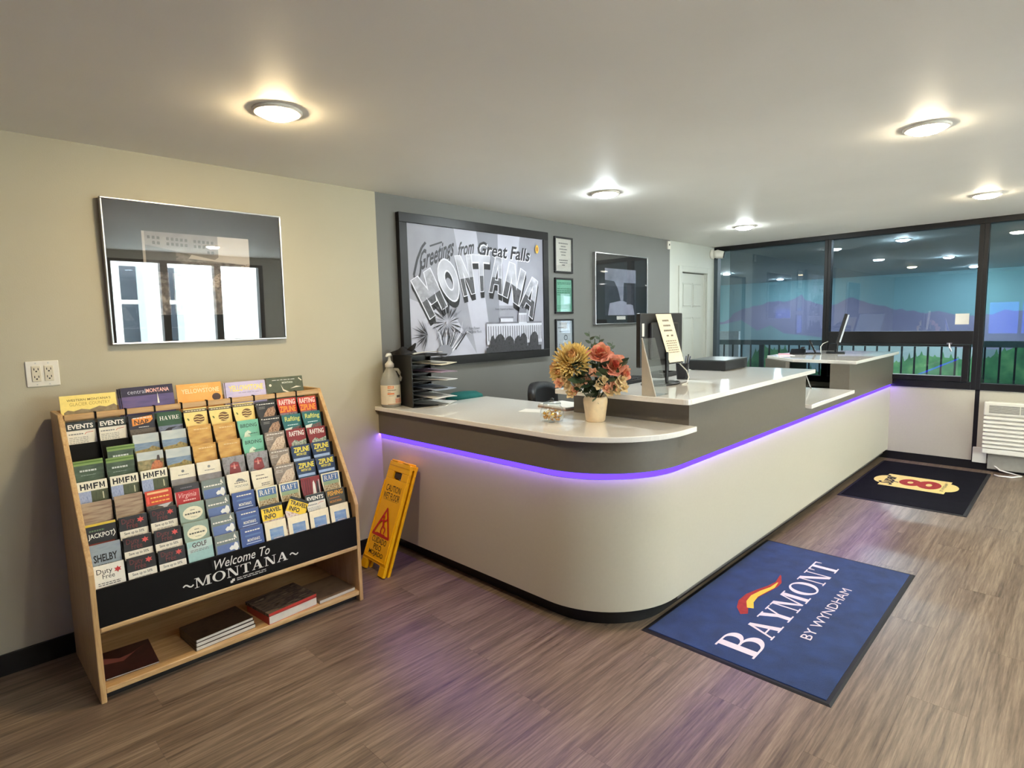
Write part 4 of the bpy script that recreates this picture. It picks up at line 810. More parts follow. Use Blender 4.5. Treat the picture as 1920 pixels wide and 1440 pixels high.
def d_stripes(c):
    c.r(0, 0, 1, 1.8, col(132, 28, 32))
    for k in range(4): c.r(.08+.12*k, .1, .12+.12*k, 1.2, col(90, 18, 22))
    c.p([(.56, .9), (.6, .3), (.66, .2), (.72, .4), (.74, .9)], WT); c.p([(.76, .9), (.8, .24), (.88, .3), (.9, .9)], col(40, 34, 36)); c.r(.9, .2, .95, .9, col(206, 196, 190))
def d_fish(c): c.r(0, 0, 1, 1.8, ramp_mat('pr_olive', [(34, 32, 20), (66, 60, 30), (48, 44, 26)], 40)); c.t('FISHING', .08, .06, .9, .30, col(240, 176, 50), .02); c.l(.14, .38, .7, .46, 1, col(206, 120, 40), 16); c.t('MONTANA', .14, .54, .8, .66, col(214, 140, 50), .02)
def d_cream(c): c.r(0, 0, 1, 1.8, col(244, 230, 196)); c.r(.2, .34, .84, 1.8, ramp_mat('pr_bluesky', [(64, 104, 160), (120, 150, 190), (160, 176, 196)], 24, (.6, 1, 2))); c.l(.34, .74, .76, .86, 1, col(206, 190, 190), 48)
def d_jack(c): c.r(0, 0, 1, .09, col(222, 190, 60)); c.r(0, .09, 1, 1.8, col(26, 20, 20)); c.l(.1, .2, .6, .34, 1, col(90, 110, 76), 47); c.t('JACKPOT', .05, .38, .88, .62, WT, .015); c.ln([(.86, .62), (.94, .5), (.9, .34)], .03, WT); c.r(.04, .76, .9, .9, col(122, 44, 34))
def d_shelby(c): c.r(0, 0, 1, 1.8, ramp_mat('pr_mist', [(116, 132, 150), (150, 160, 168), (128, 138, 146)], 14, (.5, 1, 2))); c.t('SHELBY', .08, .40, .86, .70, BK, .03); c.l(.2, .78, .7, .84, 1, col(50, 52, 56), 17)
def leafm(c, u, d, s, m):
    pts = []
    for k in range(12): a = 2*math.pi*k/12; r = s*(1 if k % 2 == 0 else .5); pts.append((u+r*math.sin(a), d-r*.9*math.cos(a)))
    c.p(pts, m)
def d_dfw(c): c.r(0, 0, 1, 1.8, col(236, 230, 216)); c.t('Duty', .08, .14, .60, .40, BK, 0); c.t('Free', .26, .36, .66, .54, BK, 0); leafm(c, .78, .28, .14, col(196, 40, 44)); c.l(.1, .66, .84, .80, 2, col(90, 86, 80), 18); c.l(.1, .86, .86, .98, 2, col(190, 130, 120), 19)
def d_df(c): c.r(0, 0, 1, .56, col(24, 16, 17)); c.t('Duty', .10, .08, .56, .34, col(120, 40, 40), 0); c.t('Free', .26, .28, .64, .50, col(120, 40, 40), 0); leafm(c, .76, .22, .14, col(222, 80, 76)); c.r(0, .56, 1, 1.8, col(240, 232, 214)); c.t('Save up to 50%', .14, .62, .84, .76, BK, .01); c.l(.2, .8, .8, .9, 2, col(150, 144, 134), 20)
def d_oval(c): c.r(0, 0, 1, 1.8, col(146, 166, 150)); c.e(.52, .46, .40, .29, col(238, 230, 200)); c.l(.42, .28, .6, .36, 1, col(110, 110, 90), 21); c.l(.2, .40, .84, .54, 1, col(80, 84, 72), 51); c.l(.42, .6, .66, .65, 1, col(140, 140, 120), 22)
def d_golf(c): c.r(0, 0, 1, 1.8, col(160, 196, 192)); c.p([(0, .3), (.4, .12), (1, 0), (1, .34), (.5, .4), (0, .52)], col(186, 206, 200)); c.t('GOLF', .2, .08, .78, .28, col(60, 40, 44), .02); c.l(.1, .36, .84, .48, 2, col(130, 120, 124), 23)
GRID = [  # columns from the left, each from the top row down: (design, words, body ink)
 [(d_events, 'dark headed events brochure'), None, (d_green, 'forest green brochure'), (d_hmfm, 'white topped brochure with black block capitals'), (d_brown, 'brown prairie brochure'), (d_jack, 'black brochure with white jackpot lettering'), (d_shelby, 'grey blue brochure with black town name'), (d_dfw, 'white duty free leaflet with red leaf')],
 [(d_events, 'dark headed events brochure'), None, (d_green, 'forest green brochure'), (d_hmfm, 'white topped brochure with black block capitals'), (d_brown, 'brown prairie brochure'), (d_df, 'black duty free leaflet'), (d_df, 'black duty free leaflet'), (d_df, 'black duty free leaflet')],
 [(d_night, 'dark brochure with orange lettering'), (d_land, 'pale lake landscape brochure'), (d_orange, 'brochure with orange rider'), (d_hmfm, 'white topped brochure with black block capitals'), (d_ride, 'red and orange ride brochure'), (d_df, 'black duty free leaflet'), (d_df, 'black duty free leaflet'), (d_df, 'black duty free leaflet')],
 [(d_havre, 'green town brochure'), (d_land, 'pale lake landscape brochure'), (d_land, 'pale lake landscape brochure'), (d_fair, 'cream resort leaflet'), (d_virg, 'red and black script brochure'), (d_oval, 'sage brochure with cream oval'), (d_oval, 'sage brochure with cream oval'), (d_golf, 'pale aqua golf brochure')],
 [(d_yellow, 'yellow brochure with round brown emblem'), (d_gold, 'golden photo brochure'), (d_gold, 'golden photo brochure'), (d_fair, 'cream resort leaflet'), (d_bird, 'grey blue brochure with white bird'), (d_bird, 'grey blue brochure with white bird'), (d_bird, 'grey blue brochure with white bird'), (d_bird, 'grey blue brochure with white bird')],
 [(d_yellow, 'yellow brochure with round brown emblem'), (d_gold, 'golden photo brochure'), (d_gold, 'golden photo brochure'), (d_truck, 'grey brochure with red machine'), (d_wmont, 'cream brochure with small sketch'), (d_blue, 'blue brochure with white lines'), (d_blue, 'blue brochure with white lines'), (d_blue, 'blue brochure with white lines')],
 [(d_yellow, 'yellow brochure with round brown emblem'), (lambda c: d_birding(c), 'mint green birding brochure'), (lambda c: d_birding(c), 'mint green birding brochure'), (d_truck, 'grey brochure with red machine'), (d_wcard, 'cream brochure with handwriting'), (d_raft, 'cream edged blue raft brochure'), (d_travel, 'yellow travel info booklet'), (d_cream, 'cream brochure with blue picture')],
 [(d_bear, 'dark bear photo brochure'), (d_bear, 'dark bear photo brochure'), (d_bearpale, 'pale bear photo brochure'), (d_bearpale, 'pale bear photo brochure'), (d_bearpale, 'pale bear photo brochure'), (d_raft, 'cream edged blue raft brochure'), (d_travel, 'tilted yellow travel info booklet'), (d_cream, 'cream brochure with blue picture')],
 [(d_rz, 'red rafting and zipline brochure'), (d_teal, 'teal rafting brochure'), (d_red, 'dark red rafting brochure'), (d_zip, 'navy zipline brochure'), (d_zip, 'navy zipline brochure'), (d_stripes, 'striped red brochure'), (d_events, 'dark headed events brochure'), (d_cream, 'cream brochure with blue picture')],
 [(d_rz, 'red rafting and zipline brochure'), (d_teal, 'teal rafting brochure'), (d_red, 'dark red rafting brochure'), (d_zip, 'navy zipline brochure'), (d_zip, 'navy zipline brochure'), (d_raft, 'cream edged blue raft brochure'), (d_fish, 'olive fishing brochure with orange lettering'), (d_cream, 'cream brochure with blue picture')]]
def d_birding(c): c.r(0, 0, 1, 1.8, col(118, 190, 162)); c.t('BIRDING', .12, .18, .9, .36, col(44, 70, 62), .015); c.p([(.2, .9), (.3, .6), (.45, .5), (.6, .62), (.5, .72), (.6, .95)], col(216, 230, 206)); c.l(.45, .64, .9, .72, 1, col(60, 90, 80), 24)
ORD = ['first', 'second', 'third', 'fourth', 'fifth', 'sixth', 'seventh', 'eighth', 'ninth', 'tenth']
rn = random.Random(11); PRC = {}
M_EDGE = mat('paper_edge', (206, 200, 186), .6)
def card(fn, x, T, hc, label, group, w=CWD, th=.006, roll=0, back=0, name='brochure'):
    o = MB().box(-w/2, 0, 0, w/2, th, hc).build(name, M_EDGE)
    key = (fn.__name__ if fn.__name__ != '<lambda>' else 'birding', w, hc)
    if key not in PRC:
        c = Card(w, hc); fn(c); pr_ = c.build('cover_print', o); PRC[key] = pr_.data
    else:
        pr_ = bpy.data.objects.new('cover_print', PRC[key]); COL.objects.link(pr_); pr_.parent = o
    m = Matrix.Rotation(-TILT, 4, 'X') @ Matrix.Rotation(roll, 4, 'Y')
    o.matrix_world = Matrix.Translation(Vector((x, T.y, T.z))-UP*hc-FR*back) @ m
    return tag(o, label, 'brochure', group)
for k, colm in enumerate(GRID):
    for i, e in enumerate(colm):
        if e is None: continue
        T, hc = ROWS[i]; x = CX0+PT*k+CWD/2; fn, words = e
        roll = R(28) if 'tilted' in words else rn.uniform(-.006, .006); T2 = T+UP*rn.uniform(-.006, .002)
        if 'tilted' in words: T2 = T+UP*.012+FR*.008; x -= .062
        card(fn, x, T2, hc, '%s in the %s row, %s column of the rack' % (words, ORD[i], ORD[k]), 'brochures in the rack', th=rn.choice((.004, .006, .008)), roll=roll, w=CWD)
# further copies of a few brochures that stand behind the front one
for (k, i, fn, words, n, dx, up) in ((3, 0, d_havre, 'green town brochure', 3, -.0055, 0), (1, 2, d_green, 'forest green brochure', 1, .010, .045), (2, 0, d_night, 'dark brochure', 1, -.006, 0)):
    T, hc = ROWS[i]
    for j in range(n):
        card(fn, CX0+PT*k+CWD/2+dx*(j+1), T+UP*(up-.001*j), hc, '%s half hidden behind its twin, %s row, %s column of the rack' % (words, ORD[i], ORD[k]), 'brochures standing behind others', th=.002, back=.0085+.0026*j)

# big magazines standing behind the top rail
def g_west(c): c.r(0, 0, 1, 1.3, col(248, 224, 128)); c.t("WESTERN MONTANA'S", .12, .08, .9, .13, col(120, 96, 30), .01); c.t('GLACIER COUNTRY', .16, .16, .88, .23, col(190, 160, 70), 0); c.p([(.05, .36), (.12, .31), (.22, .34), (.36, .3), (.5, .33), (.68, .27), (.8, .3), (.95, .25), (1, .3), (1, 1), (.05, 1)], ramp_mat('pr_mtn', [(120, 100, 70), (160, 140, 100)], 40))
def g_cent(c): c.r(0, 0, 1, .22, col(38, 30, 62)); c.r(0, .2, 1, 1.3, ramp_mat('pr_violet', [(58, 48, 96), (90, 74, 130), (120, 92, 140)], 14, (.4, 1, 2))); c.t('central', .12, .06, .46, .15, col(190, 190, 210), 0); c.t('MONTANA', .47, .06, .92, .15, col(250, 190, 180), .02); c.p([(.66, .4), (.68, .16), (.70, .4)], WT)
def g_yc(c): c.r(0, 0, 1, 1.3, ramp_mat('pr_amber', [(226, 150, 60), (240, 176, 84), (232, 160, 70)], 10)); c.t("MONTANA'S", .3, .05, .7, .1, col(248, 214, 150), 0); c.t('YELLOWSTONE', .1, .12, .94, .23, col(250, 226, 176), .02); c.e(.86, .36, .1, .09, col(70, 46, 36))
def g_yel(c): c.r(0, 0, 1, 1.3, ramp_mat('pr_lilac', [(176, 166, 214), (206, 196, 228), (160, 160, 214)], 12, (.4, 1, 2))); c.t('YELLOWSTONE', .08, .09, .94, .24, col(250, 226, 120), .025); c.l(.3, .27, .86, .3, 1, col(150, 140, 180), 25)
def g_green(c): c.r(0, 0, 1, 1.3, ramp_mat('pr_elk', [(50, 56, 38), (80, 86, 58), (64, 70, 48)], 16)); c.l(.16, .06, .8, .09, 1, WT, 26); c.t('MONTANA', .42, .13, .72, .18, col(226, 226, 210), .02); c.p([(.9, .04), (.98, .12), (.96, .14), (.88, .07)], col(230, 222, 200)); c.e(.1, .2, .035, .035, col(236, 228, 206)); c.p([(.38, .2), (.44, .33), (.6, .42), (.58, .45), (.42, .37)], col(236, 226, 204)); c.p([(.62, .33), (.8, .27), (.95, .3), (.8, .31)], col(236, 226, 204))
top = slope(.672)
def mag(fn, x0, w, ztop, label, n=1, roll=0, y=-.178):
    for j in range(n):
        th = .008; hc = .26
        Tm = Vector((x0+w/2-.006*j, y+.009*j*1.0, ztop-.002*j))
        card(fn, Tm.x, Tm, hc, label if j == 0 else label+', rear copy', 'magazines on top of the rack' if j == 0 else 'magazine copies behind '+label[:18], w=w, th=th, roll=roll, name='magazine')
mag(g_west, -6.823, .213, 1.268, 'pale yellow magazine standing at the left end of the rack top'); mag(g_cent, -6.585, .222, 1.284, 'dark violet magazine standing second on the rack top', 3, R(-1)); mag(g_yc, -6.352, .214, 1.276, 'orange magazine standing in the middle of the rack top'); mag(g_yel, -6.118, .212, 1.266, 'lilac magazine with yellow lettering standing fourth on the rack top', 2); mag(g_green, -5.9, .212, 1.272, 'dark green antler magazine at the right end of the rack top', 2)

# magazines lying on the bottom shelf
def catalogue(x0, y0, x1, y1, z, th, cover, label, rz=0, edge=None, pr=None):
    t = thing('catalogue', label, 'magazine', ((x0+x1)/2, (y0+y1)/2, z), rz, 'catalogues on the bottom shelf'); w, d = (x1-x0)/2, (y1-y0)/2
    bx('pages', -w+.003, -d+.002, .001, w-.002, d-.002, th-.001, edge or M_EDGE, t)
    bx('front_cover', -w, -d, th-.001, w, d, th, cover, t); bx('back_cover', -w, -d, 0, w, d, .001, cover, t); bx('spine', -w-.001, -d, 0, -w, d, th, cover, t)
    if pr:
        P = Print(.0002, .0002); pr(P, w, d); o = P.build('cover_picture', t); o.rotation_euler = (R(-90), 0, 0); o.location.z = th
    return t
M_CV1 = ramp_mat('cover_dark_red', [(40, 26, 24), (72, 40, 36), (56, 36, 30)], 10, rough=.3); M_CV2 = ramp_mat('cover_brown', [(30, 24, 18), (66, 50, 36), (44, 34, 26)], 40, rough=.3); M_CV3 = ramp_mat('cover_land', [(52, 42, 34), (110, 96, 78), (70, 60, 52), (140, 124, 100)], 20, (.6, 2, 1), rough=.25); M_CV4 = ramp_mat('cover_tan', [(92, 74, 54), (130, 108, 82), (110, 90, 68)], 12, rough=.3)
SZ = .0602
def wavep(P, w, d): P.polys([[(-w, d*.1), (-w*.2, -d*.1), (w*.5, d*.5), (w*.9, d*.7), (w*.2, d*.3), (-w*.3, d*.2), (-w, d*.6)]], mat('cover_wave', (150, 84, 76), .3))
catalogue(-6.80, -.53, -6.60, -.27, SZ, .006, M_CV1, 'thin dark red magazine lying at the left of the bottom shelf', R(-4), None, wavep)
for j, (th, dz) in enumerate(((.018, 0), (.018, .0185), (.014, .037))): catalogue(-6.47, -.56+.004*j, -6.19-.004*j, -.36, SZ+dz, th, M_CV2, ('lowest', 'middle', 'top')[j]+' dark brown catalogue of the middle pile on the bottom shelf', R(3+j))
RED = mat('spine_red', (190, 56, 46), .35)
catalogue(-6.14, -.572, -5.87, -.34, SZ, .042, RED, 'thick red edged catalogue at the base of the right pile', R(5)); catalogue(-6.145, -.568, -5.868, -.34, SZ+.0425, .016, M_CV3, 'landscape covered catalogue on top of the right pile', R(7), RED)
catalogue(-5.855, -.565, -5.635, -.32, SZ, .018, M_CV4, 'tan catalogue with pale page edge at the right end of the shelf', R(2))

# ------------------------------------------------------------------ things on the low worktop
ZL, ZU = 1.0032, 1.1532
def wrap(o, r, a0):       # bend a flat print round a bottle
    for v in o.data.vertices:
        u, w, z = v.co; a = a0+u/r; rr = r-w; v.co = (rr*math.cos(a), rr*math.sin(a), z)
jg = thing('sanitizer_jug', 'clear plastic pump jug with cream label at the wall end of the counter', 'jug', (-5.034, -.105, ZL))
M_JUG = mat('jug_plastic', (226, 226, 214), .25, var=.01, trans=.55, ior=1.3)
pf = [(0, .002), (.058, 0), (.064, .006), (.066, .02), (.066, .165), (.064, .18), (.046, .225), (.03, .252), (.027, .262), (.027, .272), (0, .272)]
MB().lathe(pf, 32).build('bottle', M_JUG, jg, smooth=True)
MB().tube([(.02, -.012, .252), (.045, -.028, .248), (.056, -.034, .225), (.060, -.036, .195), (.055, -.03, .172)], .0115, 10).build('handle', M_JUG, jg, smooth=True)
MB().lathe([(.03, .268), (.03, .29), (.012, .31), (.008, .33), (.008, .345), (0, .345)], 20).build('pump_collar', M_WHITEPL, jg, smooth=True)
ph = MB().tube([(.012, .006, .35), (-.02, -.012, .352), (-.042, -.028, .343)], [.013, .011, .006], 10); ph.lathe([(0, .338), (.016, .34), (.016, .356), (0, .36)], 16); ph.build('pump_head', M_WHITEPL, jg, smooth=True)
P = Print(.0002, .0006); w = .1
def grd(u0, v0, u1, v1, m, n=8):
    P.polys([rc(u0+(u1-u0)*i/n, v0, u0+(u1-u0)*(i+1)/n, v1) for i in range(n)], m)
grd(-.1, .02, .085, .150, mat('jug_label', (240, 228, 200), .5), 16); OR_ = col(232, 140, 90)
grd(-.028, .128, .012, .146, OR_); P.text('HGR', -.024, .131, .008, .143, col(250, 226, 190), .02); P.lines(-.028, .112, .03, .124, 1, col(130, 110, 80), 3); P.lines(-.028, .102, -.01, .109, 1, col(130, 110, 80), 4); grd(-.03, .088, .014, .099, OR_); P.lines(-.02, .078, .01, .084, 1, col(160, 130, 100), 5)
grd(.02, .03, .075, .06, col(232, 170, 140)); grd(.03, .066, .06, .082, col(90, 84, 78)); P.ell(.045, .058, .03, .016, col(226, 216, 200)); grd(-.03, .022, .07, .026, col(206, 150, 110))
o = P.build('label_print', jg); wrap(o, .0665, math.atan2(-.83, -.40))

ls = thing('letter_sorter', 'tall black desk sorter full of papers beside the pump jug', 'sorter', (-4.835, -.178, ZL), R(-11))
sw_, sd_, sh_ = .135, .15, .345
bx('side_wall', -sw_, -sd_, 0, -sw_+.008, sd_, sh_, M_BLACKPL, ls, bevel=.002); bx('side_post', sw_-.008, sd_-.05, 0, sw_, sd_, sh_, M_BLACKPL, ls, bevel=.002); bx('back_wall', -sw_, sd_-.006, 0, sw_, sd_, sh_, M_BLACKPL, ls)
for i in range(7): bx('tray', -sw_+.008, -sd_-.004, i*.056, sw_-.008, sd_-.006, i*.056+.006, M_BLACKPL, ls)
bx('top_panel', -sw_, -sd_, sh_-.004, sw_, sd_, sh_+.002, M_BLACKPL, ls)
MSK = [(.07, 'white', 1), (.05, 'lilac', 4), (.03, 'white', 3), (.06, 'blue grey', 2), (.045, 'cream', 5), (.0, 'white', 0)]
pc = {'white': M_PAPER, 'lilac': col(176, 150, 170), 'blue grey': col(168, 178, 196), 'cream': col(236, 226, 200)}
for j, (out, c, lv) in enumerate(MSK):
    m4 = Matrix.Translation((-4.835, -.178, ZL)) @ Matrix.Rotation(R(-11), 4, 'Z') @ Matrix.Translation((.05+.012*(j % 3), -.03-out*.7, lv*.056+.0066)) @ Matrix.Rotation(R(16+11*(j % 3)), 4, 'Z') @ Matrix.Rotation(R(1.5+out*22), 4, 'X')
    def sh(a, b, out=out): return (-.095+.19*a, -.14+.27*b, .004*math.sin(a*3+j)*(1-b)+.002)
    o = MB().grid(sh, 6, 8).build('paper_sheaf', pc[c], solid=.003); o.matrix_world = m4
    tag(o, '%s paper sheaf sticking out of the %s slot of the black sorter' % (c, ('bottom', 'second', 'third', 'fourth', 'fifth', 'top')[lv]), 'paper', 'papers in the black sorter')
def lump(u, v):
    a = u*2*math.pi; r = (.075+.018*math.sin(3*a+1)+.01*math.sin(5*a))*math.sin(math.pi*v*.5+.001)
    return (-4.93+r*1.3*math.cos(a), -.12+r*.95*math.sin(a), ZL+sh_+.003+.04*(1-v*v)*(1+.35*math.sin(2*a)))
lo = MB().grid(lump, 24, 8); lo.tube([(-4.90, -.14, ZL+sh_+.02), (-4.865, -.15, ZL+sh_+.05), (-4.845, -.15, ZL+sh_+.075)], [.02, .016, .006], 8)
tag(lo.build('folded_pouch', mat('black_cloth', (28, 26, 26), .8, bump=.3, bscale=90), smooth=True), 'crumpled black cloth pouch on top of the desk sorter', 'pouch')
o = MB().grid(lambda a, b: (-.1+.2*a, -.08+.15*b, .014*math.sin(a*2.6)*(1-b*.6)+.002), 6, 4).build('loose_paper', M_PAPER, solid=.002); o.location = (-4.80, -.19, ZL+sh_+.004); o.rotation_euler = (0, 0, R(-18)); tag(o, 'curled white paper lying on top of the desk sorter', 'paper')

# papers, sweets jar
bs = thing('paper_stack', 'white papers on a pinkish folder behind the flower vase', 'papers', (-4.395, -1.09, ZL), R(-8))
bx('folder', -.10, -.125, 0, .10, .14, .012, col(176, 150, 138), bs, bevel=.002); bx('papers', -.097, -.12, .0125, .098, .135, .022, M_PAPER, bs); bx('top_sheet', -.092, -.13, .0225, .105, .13, .0235, M_PAPER, bs)
o = bx('loose_sheet', -.06, -.09, 0, .06, .09, .001, M_PAPER); o.location = (-4.60, -1.03, ZL); o.rotation_euler = (0, 0, R(20)); tag(o, 'single white sheet lying left of the paper stack on the low worktop', 'paper')
M_GLASS = pane_mat('thin_glass', (.93, .95, .95), 1.45, .03)
jr = thing('sweet_jar', 'small clear glass jar half full of golden sweets on the low worktop', 'jar', (-4.83, -1.365, ZL))
MB().lathe([(0, .002), (.045, .0), (.06, .008), (.066, .03), (.066, .055), (.058, .078), (.046, .09), (.05, .1)], 28).build('glass_bowl', M_GLASS, jr, smooth=True)
MB().lathe([(.05, .1), (.046, .108), (.02, .114), (.008, .118), (.012, .128), (0, .132)], 24).build('lid', M_GLASS, jr, smooth=True)
sw = MB(); rn = random.Random(5)
for i in range(60):
    a, r = rn.uniform(0, 6.28), .05*math.sqrt(rn.random()); z = .010+.042*rn.random(); q = Matrix.Rotation(rn.uniform(0, 6), 3, Vector((rn.uniform(-1, 1), rn.uniform(-1, 1), 1)))
    s = .0085; vs = [q @ Vector((x*s*1.4, y*s, zz*s*.8))+Vector((r*math.cos(a), r*math.sin(a), z+.004)) for x, y, zz in ((-1, 0, 0), (1, 0, 0), (0, -1, 0), (0, 1, 0), (0, 0, -1), (0, 0, 1))]
    sw.add(vs, [(0, 2, 5), (2, 1, 5), (1, 3, 5), (3, 0, 5), (2, 0, 4), (1, 2, 4), (3, 1, 4), (0, 3, 4)], i % 3)
so = sw.build('sweets', [mat('wrap_gold', (226, 176, 70), .25, .5), mat('wrap_amber', (200, 140, 50), .3, .3), mat('wrap_cream', (240, 220, 170), .35)]); so.location = (-4.83, -1.365, ZL); tag(so, 'golden wrapped sweets heaped inside the glass jar', 'sweets', kind='stuff')

# ------------------------------------------------------------------ flower vase
VB = Vector((-4.675, -1.545, ZL)); RT = Vector((.703, -.711, 0)); FD = Vector((.711, .703, 0))
vs_ = thing('flower_vase', 'cream vase of coral roses and yellow silk flowers on the low worktop', 'vase', VB)
MB().lathe([(0, .001), (.048, 0), (.053, .006), (.060, .06), (.066, .105), (.066, .122), (.060, .135), (.056, .137), (.056, .128), (.06, .11), (.05, .03), (0, .02)], 32).build('vase', mat('vase_cream', (240, 214, 172), .45, var=.06, scale=40), vs_, smooth=True)
def vp(u, v, d=0): return RT*u-FD*d+Vector((0, 0, v))
def frame_of(n):
    n = n.normalized(); a = n.cross(Vector((0, 0, 1))); a = a.normalized() if a.length > .01 else Vector((1, 0, 0)); return a, n.cross(a), n
def petal(mb, c, dirv, upv, L, wd, curl, mi=0, cup=.15):
    side = dirv.cross(upv).normalized(); n = 4; rows = []
    for i in range(n+1):
        t = i/n; wv = wd*math.sin(math.pi*min(.08+t*.86, 1)**.8); p = c+dirv*(L*t)+upv*(curl*L*t*t)
        rows.append([p-side*wv+upv*cup*wv, p, p+side*wv+upv*cup*wv])
    vs = [q for r in rows for q in r]; fs = []
    for i in range(n): fs += [(3*i, 3*i+1, 3*i+4, 3*i+3), (3*i+1, 3*i+2, 3*i+5, 3*i+4)]
    mb.add(vs, fs, mi)
PET = {k: mat('petal_'+k, c, .6, var=.18, scale=60) for k, c in dict(gold=(246, 216, 146), apricot=(238, 188, 128), coral=(246, 164, 138), rose=(238, 138, 114), cream=(222, 196, 146), blush=(236, 176, 140)).items()}
LEAF = [mat('leaf_dark', (34, 54, 36), .5, var=.3, scale=40), mat('leaf_mid', (58, 78, 50), .5, var=.3, scale=40), mat('leaf_grey', (84, 100, 80), .55, var=.25, scale=40)]
rn = random.Random(21)
def bloom(name, c, nrm, layers, mats, label=None):
    a, b, n = frame_of(nrm); mb = MB()
    for (num, L, wd, elev, curl, mi, z) in layers:
        for k in range(num):
            th = 2*math.pi*(k+rn.uniform(-.25, .25))/num+z*40; rad = a*math.cos(th)+b*math.sin(th)
            d = (rad*math.cos(elev)+n*math.sin(elev)).normalized(); up = (n*math.cos(elev)-rad*math.sin(elev)).normalized()
            petal(mb, c+n*z, d, up, L*rn.uniform(.85, 1.12), wd, curl, mi)
    o = mb.build(name, [PET[m] for m in mats], vs_, smooth=True)
    if label: o['label'] = label
    return o
def mum(name, u, v, d, nrm, s, label):
    c = vp(u, v, d); ax, ay, n = frame_of(nrm); mb = MB()
    for lay in range(9):
        el = -.35+lay*.22; num = max(5, int(24*math.cos(max(el, 0))))
        for k in range(num):
            th = 2*math.pi*(k+.5*(lay % 2)+rn.uniform(-.2, .2))/num; rad = ax*math.cos(th)+ay*math.sin(th)
            dv = (rad*math.cos(el)+n*math.sin(el)).normalized(); up = (n*math.cos(el)-rad*math.sin(el)).normalized()
            petal(mb, c+dv*.02*s, dv, up, s*(.080-.003*lay)*rn.uniform(.9, 1.08), .012*s, .62, 0 if lay < 6 else 1, .5)
    o = mb.build(name, [PET['gold'], PET['apricot']], vs_, smooth=True); o['label'] = label
mum('chrysanthemum', -.125, .335, .03, FD*-.8+RT*-.15+Vector((0, 0, .6)), 1.0, 'large golden chrysanthemum head')
mum('chrysanthemum', -.175, .275, .02, RT*-.6+FD*-.7+Vector((0, 0, .1)), .72, 'smaller golden chrysanthemum head')
bloom('apricot_bloom', vp(-.205, .29, .0), RT*-.9+FD*-.3+Vector((0, 0, .2)), [(9, .05, .02, .2, .3, 0, 0), (8, .042, .018, .7, .3, 0, .006), (5, .03, .014, 1.2, .2, 0, .01)], ['apricot'])
for nm, u, v, dd, nr in (('rose', .02, .36, .03, FD*-.7+Vector((0, 0, .8))), ('rose', .085, .305, .06, FD*-.9+RT*.2+Vector((0, 0, .35))), ('rose', .135, .262, .03, FD*-.6+RT*.8+Vector((0, 0, .1)))):
    s = 1.0 if v > .3 else .8
    bloom(nm, vp(u, v, dd), nr, [(6, .072*s, .044*s, .05, .25, 0, -.004), (6, .066*s, .042*s, .4, .3, 0, .002), (5, .056*s, .036*s, .75, .3, 2, .006), (5, .046*s, .030*s, 1.05, .2, 1, .01), (4, .036*s, .022*s, 1.3, .1, 1, .014), (3, .03*s, .014*s, 1.45, 0, 1, .018)], ['coral', 'rose', 'blush'])
for u, v, c in ((-.18, .235, 'cream'), (-.155, .205, 'cream'), (-.12, .18, 'blush'), (-.065, .235, 'blush'), (.01, .205, 'cream'), (.045, .19, 'blush'), (.115, .215, 'cream'), (.10, .175, 'cream'), (-.02, .272, 'blush'), (.13, .235, 'cream'), (.06, .165, 'cream'), (-.2, .22, 'blush'), (-.14, .165, 'cream'), (-.1, .21, 'cream'), (.03, .235, 'cream'), (.085, .2, 'blush'), (.14, .19, 'cream')):
    bloom('small_blossom', vp(u, v, .07), FD*-.9+RT*(u*3)+Vector((0, 0, .3)), [(6, .032, .014, .2, .2, 0, 0), (5, .022, .011, .8, .2, 0, .004)], [c])
for u, v, d, k in [(rn.uniform(-.16, .14), rn.uniform(.13, .32), rn.uniform(-.06, .09), i) for i in range(130)]:
    if abs(u) > (v-.09)*.85+.02: continue
    mb = MB(); dr_ = (RT*rn.uniform(-1, 1)+FD*rn.uniform(-1, .3)+Vector((0, 0, rn.uniform(-.4, .8)))).normalized(); up = dr_.cross(Vector((rn.uniform(-1, 1), rn.uniform(-1, 1), .3))).normalized()
    petal(mb, vp(u, v, d), dr_, up, rn.uniform(.04, .075), rn.uniform(.013, .022), rn.uniform(-.3, .3)); mb.build('leaf', LEAF[k % 2], vs_, smooth=True)
st = MB()
for u, v in ((-.13, .31), (.02, .34), (.08, .29), (.12, .25), (-.2, .27), (-.06, .22), (.0, .45), (.01, .2), (.09, .19)): st.tube([vp(u*.1, .10), vp(u*.45, .10+(v-.1)*.55), vp(u, v)], .0028, 6)
st.build('stems', LEAF[1], vs_, smooth=True)
fr = MB()
for u0, u1, v1, d in ((0, .03, .47, -.03), (.01, -.03, .49, -.02), (.02, .10, .43, -.02), (.03, .15, .33, -.02), (0, .06, .40, -.04)):
    p0, p1 = vp(u0, .16, d), vp(u1, v1, d); fr.tube([p0, p0.lerp(p1, .5)+RT*.01, p1], .0015, 5)
    for k in range(9):
        c = p0.lerp(p1, .45+.06*k); s = 1 if k % 2 else -1; d2 = (RT*s*.8+Vector((0, 0, .5))+FD*rn.uniform(-.5, .5)).normalized(); petal(fr, c, d2, FD*-1, .032, .008, .1)
fr.build('fern_sprig', LEAF[2], vs_, smooth=True)

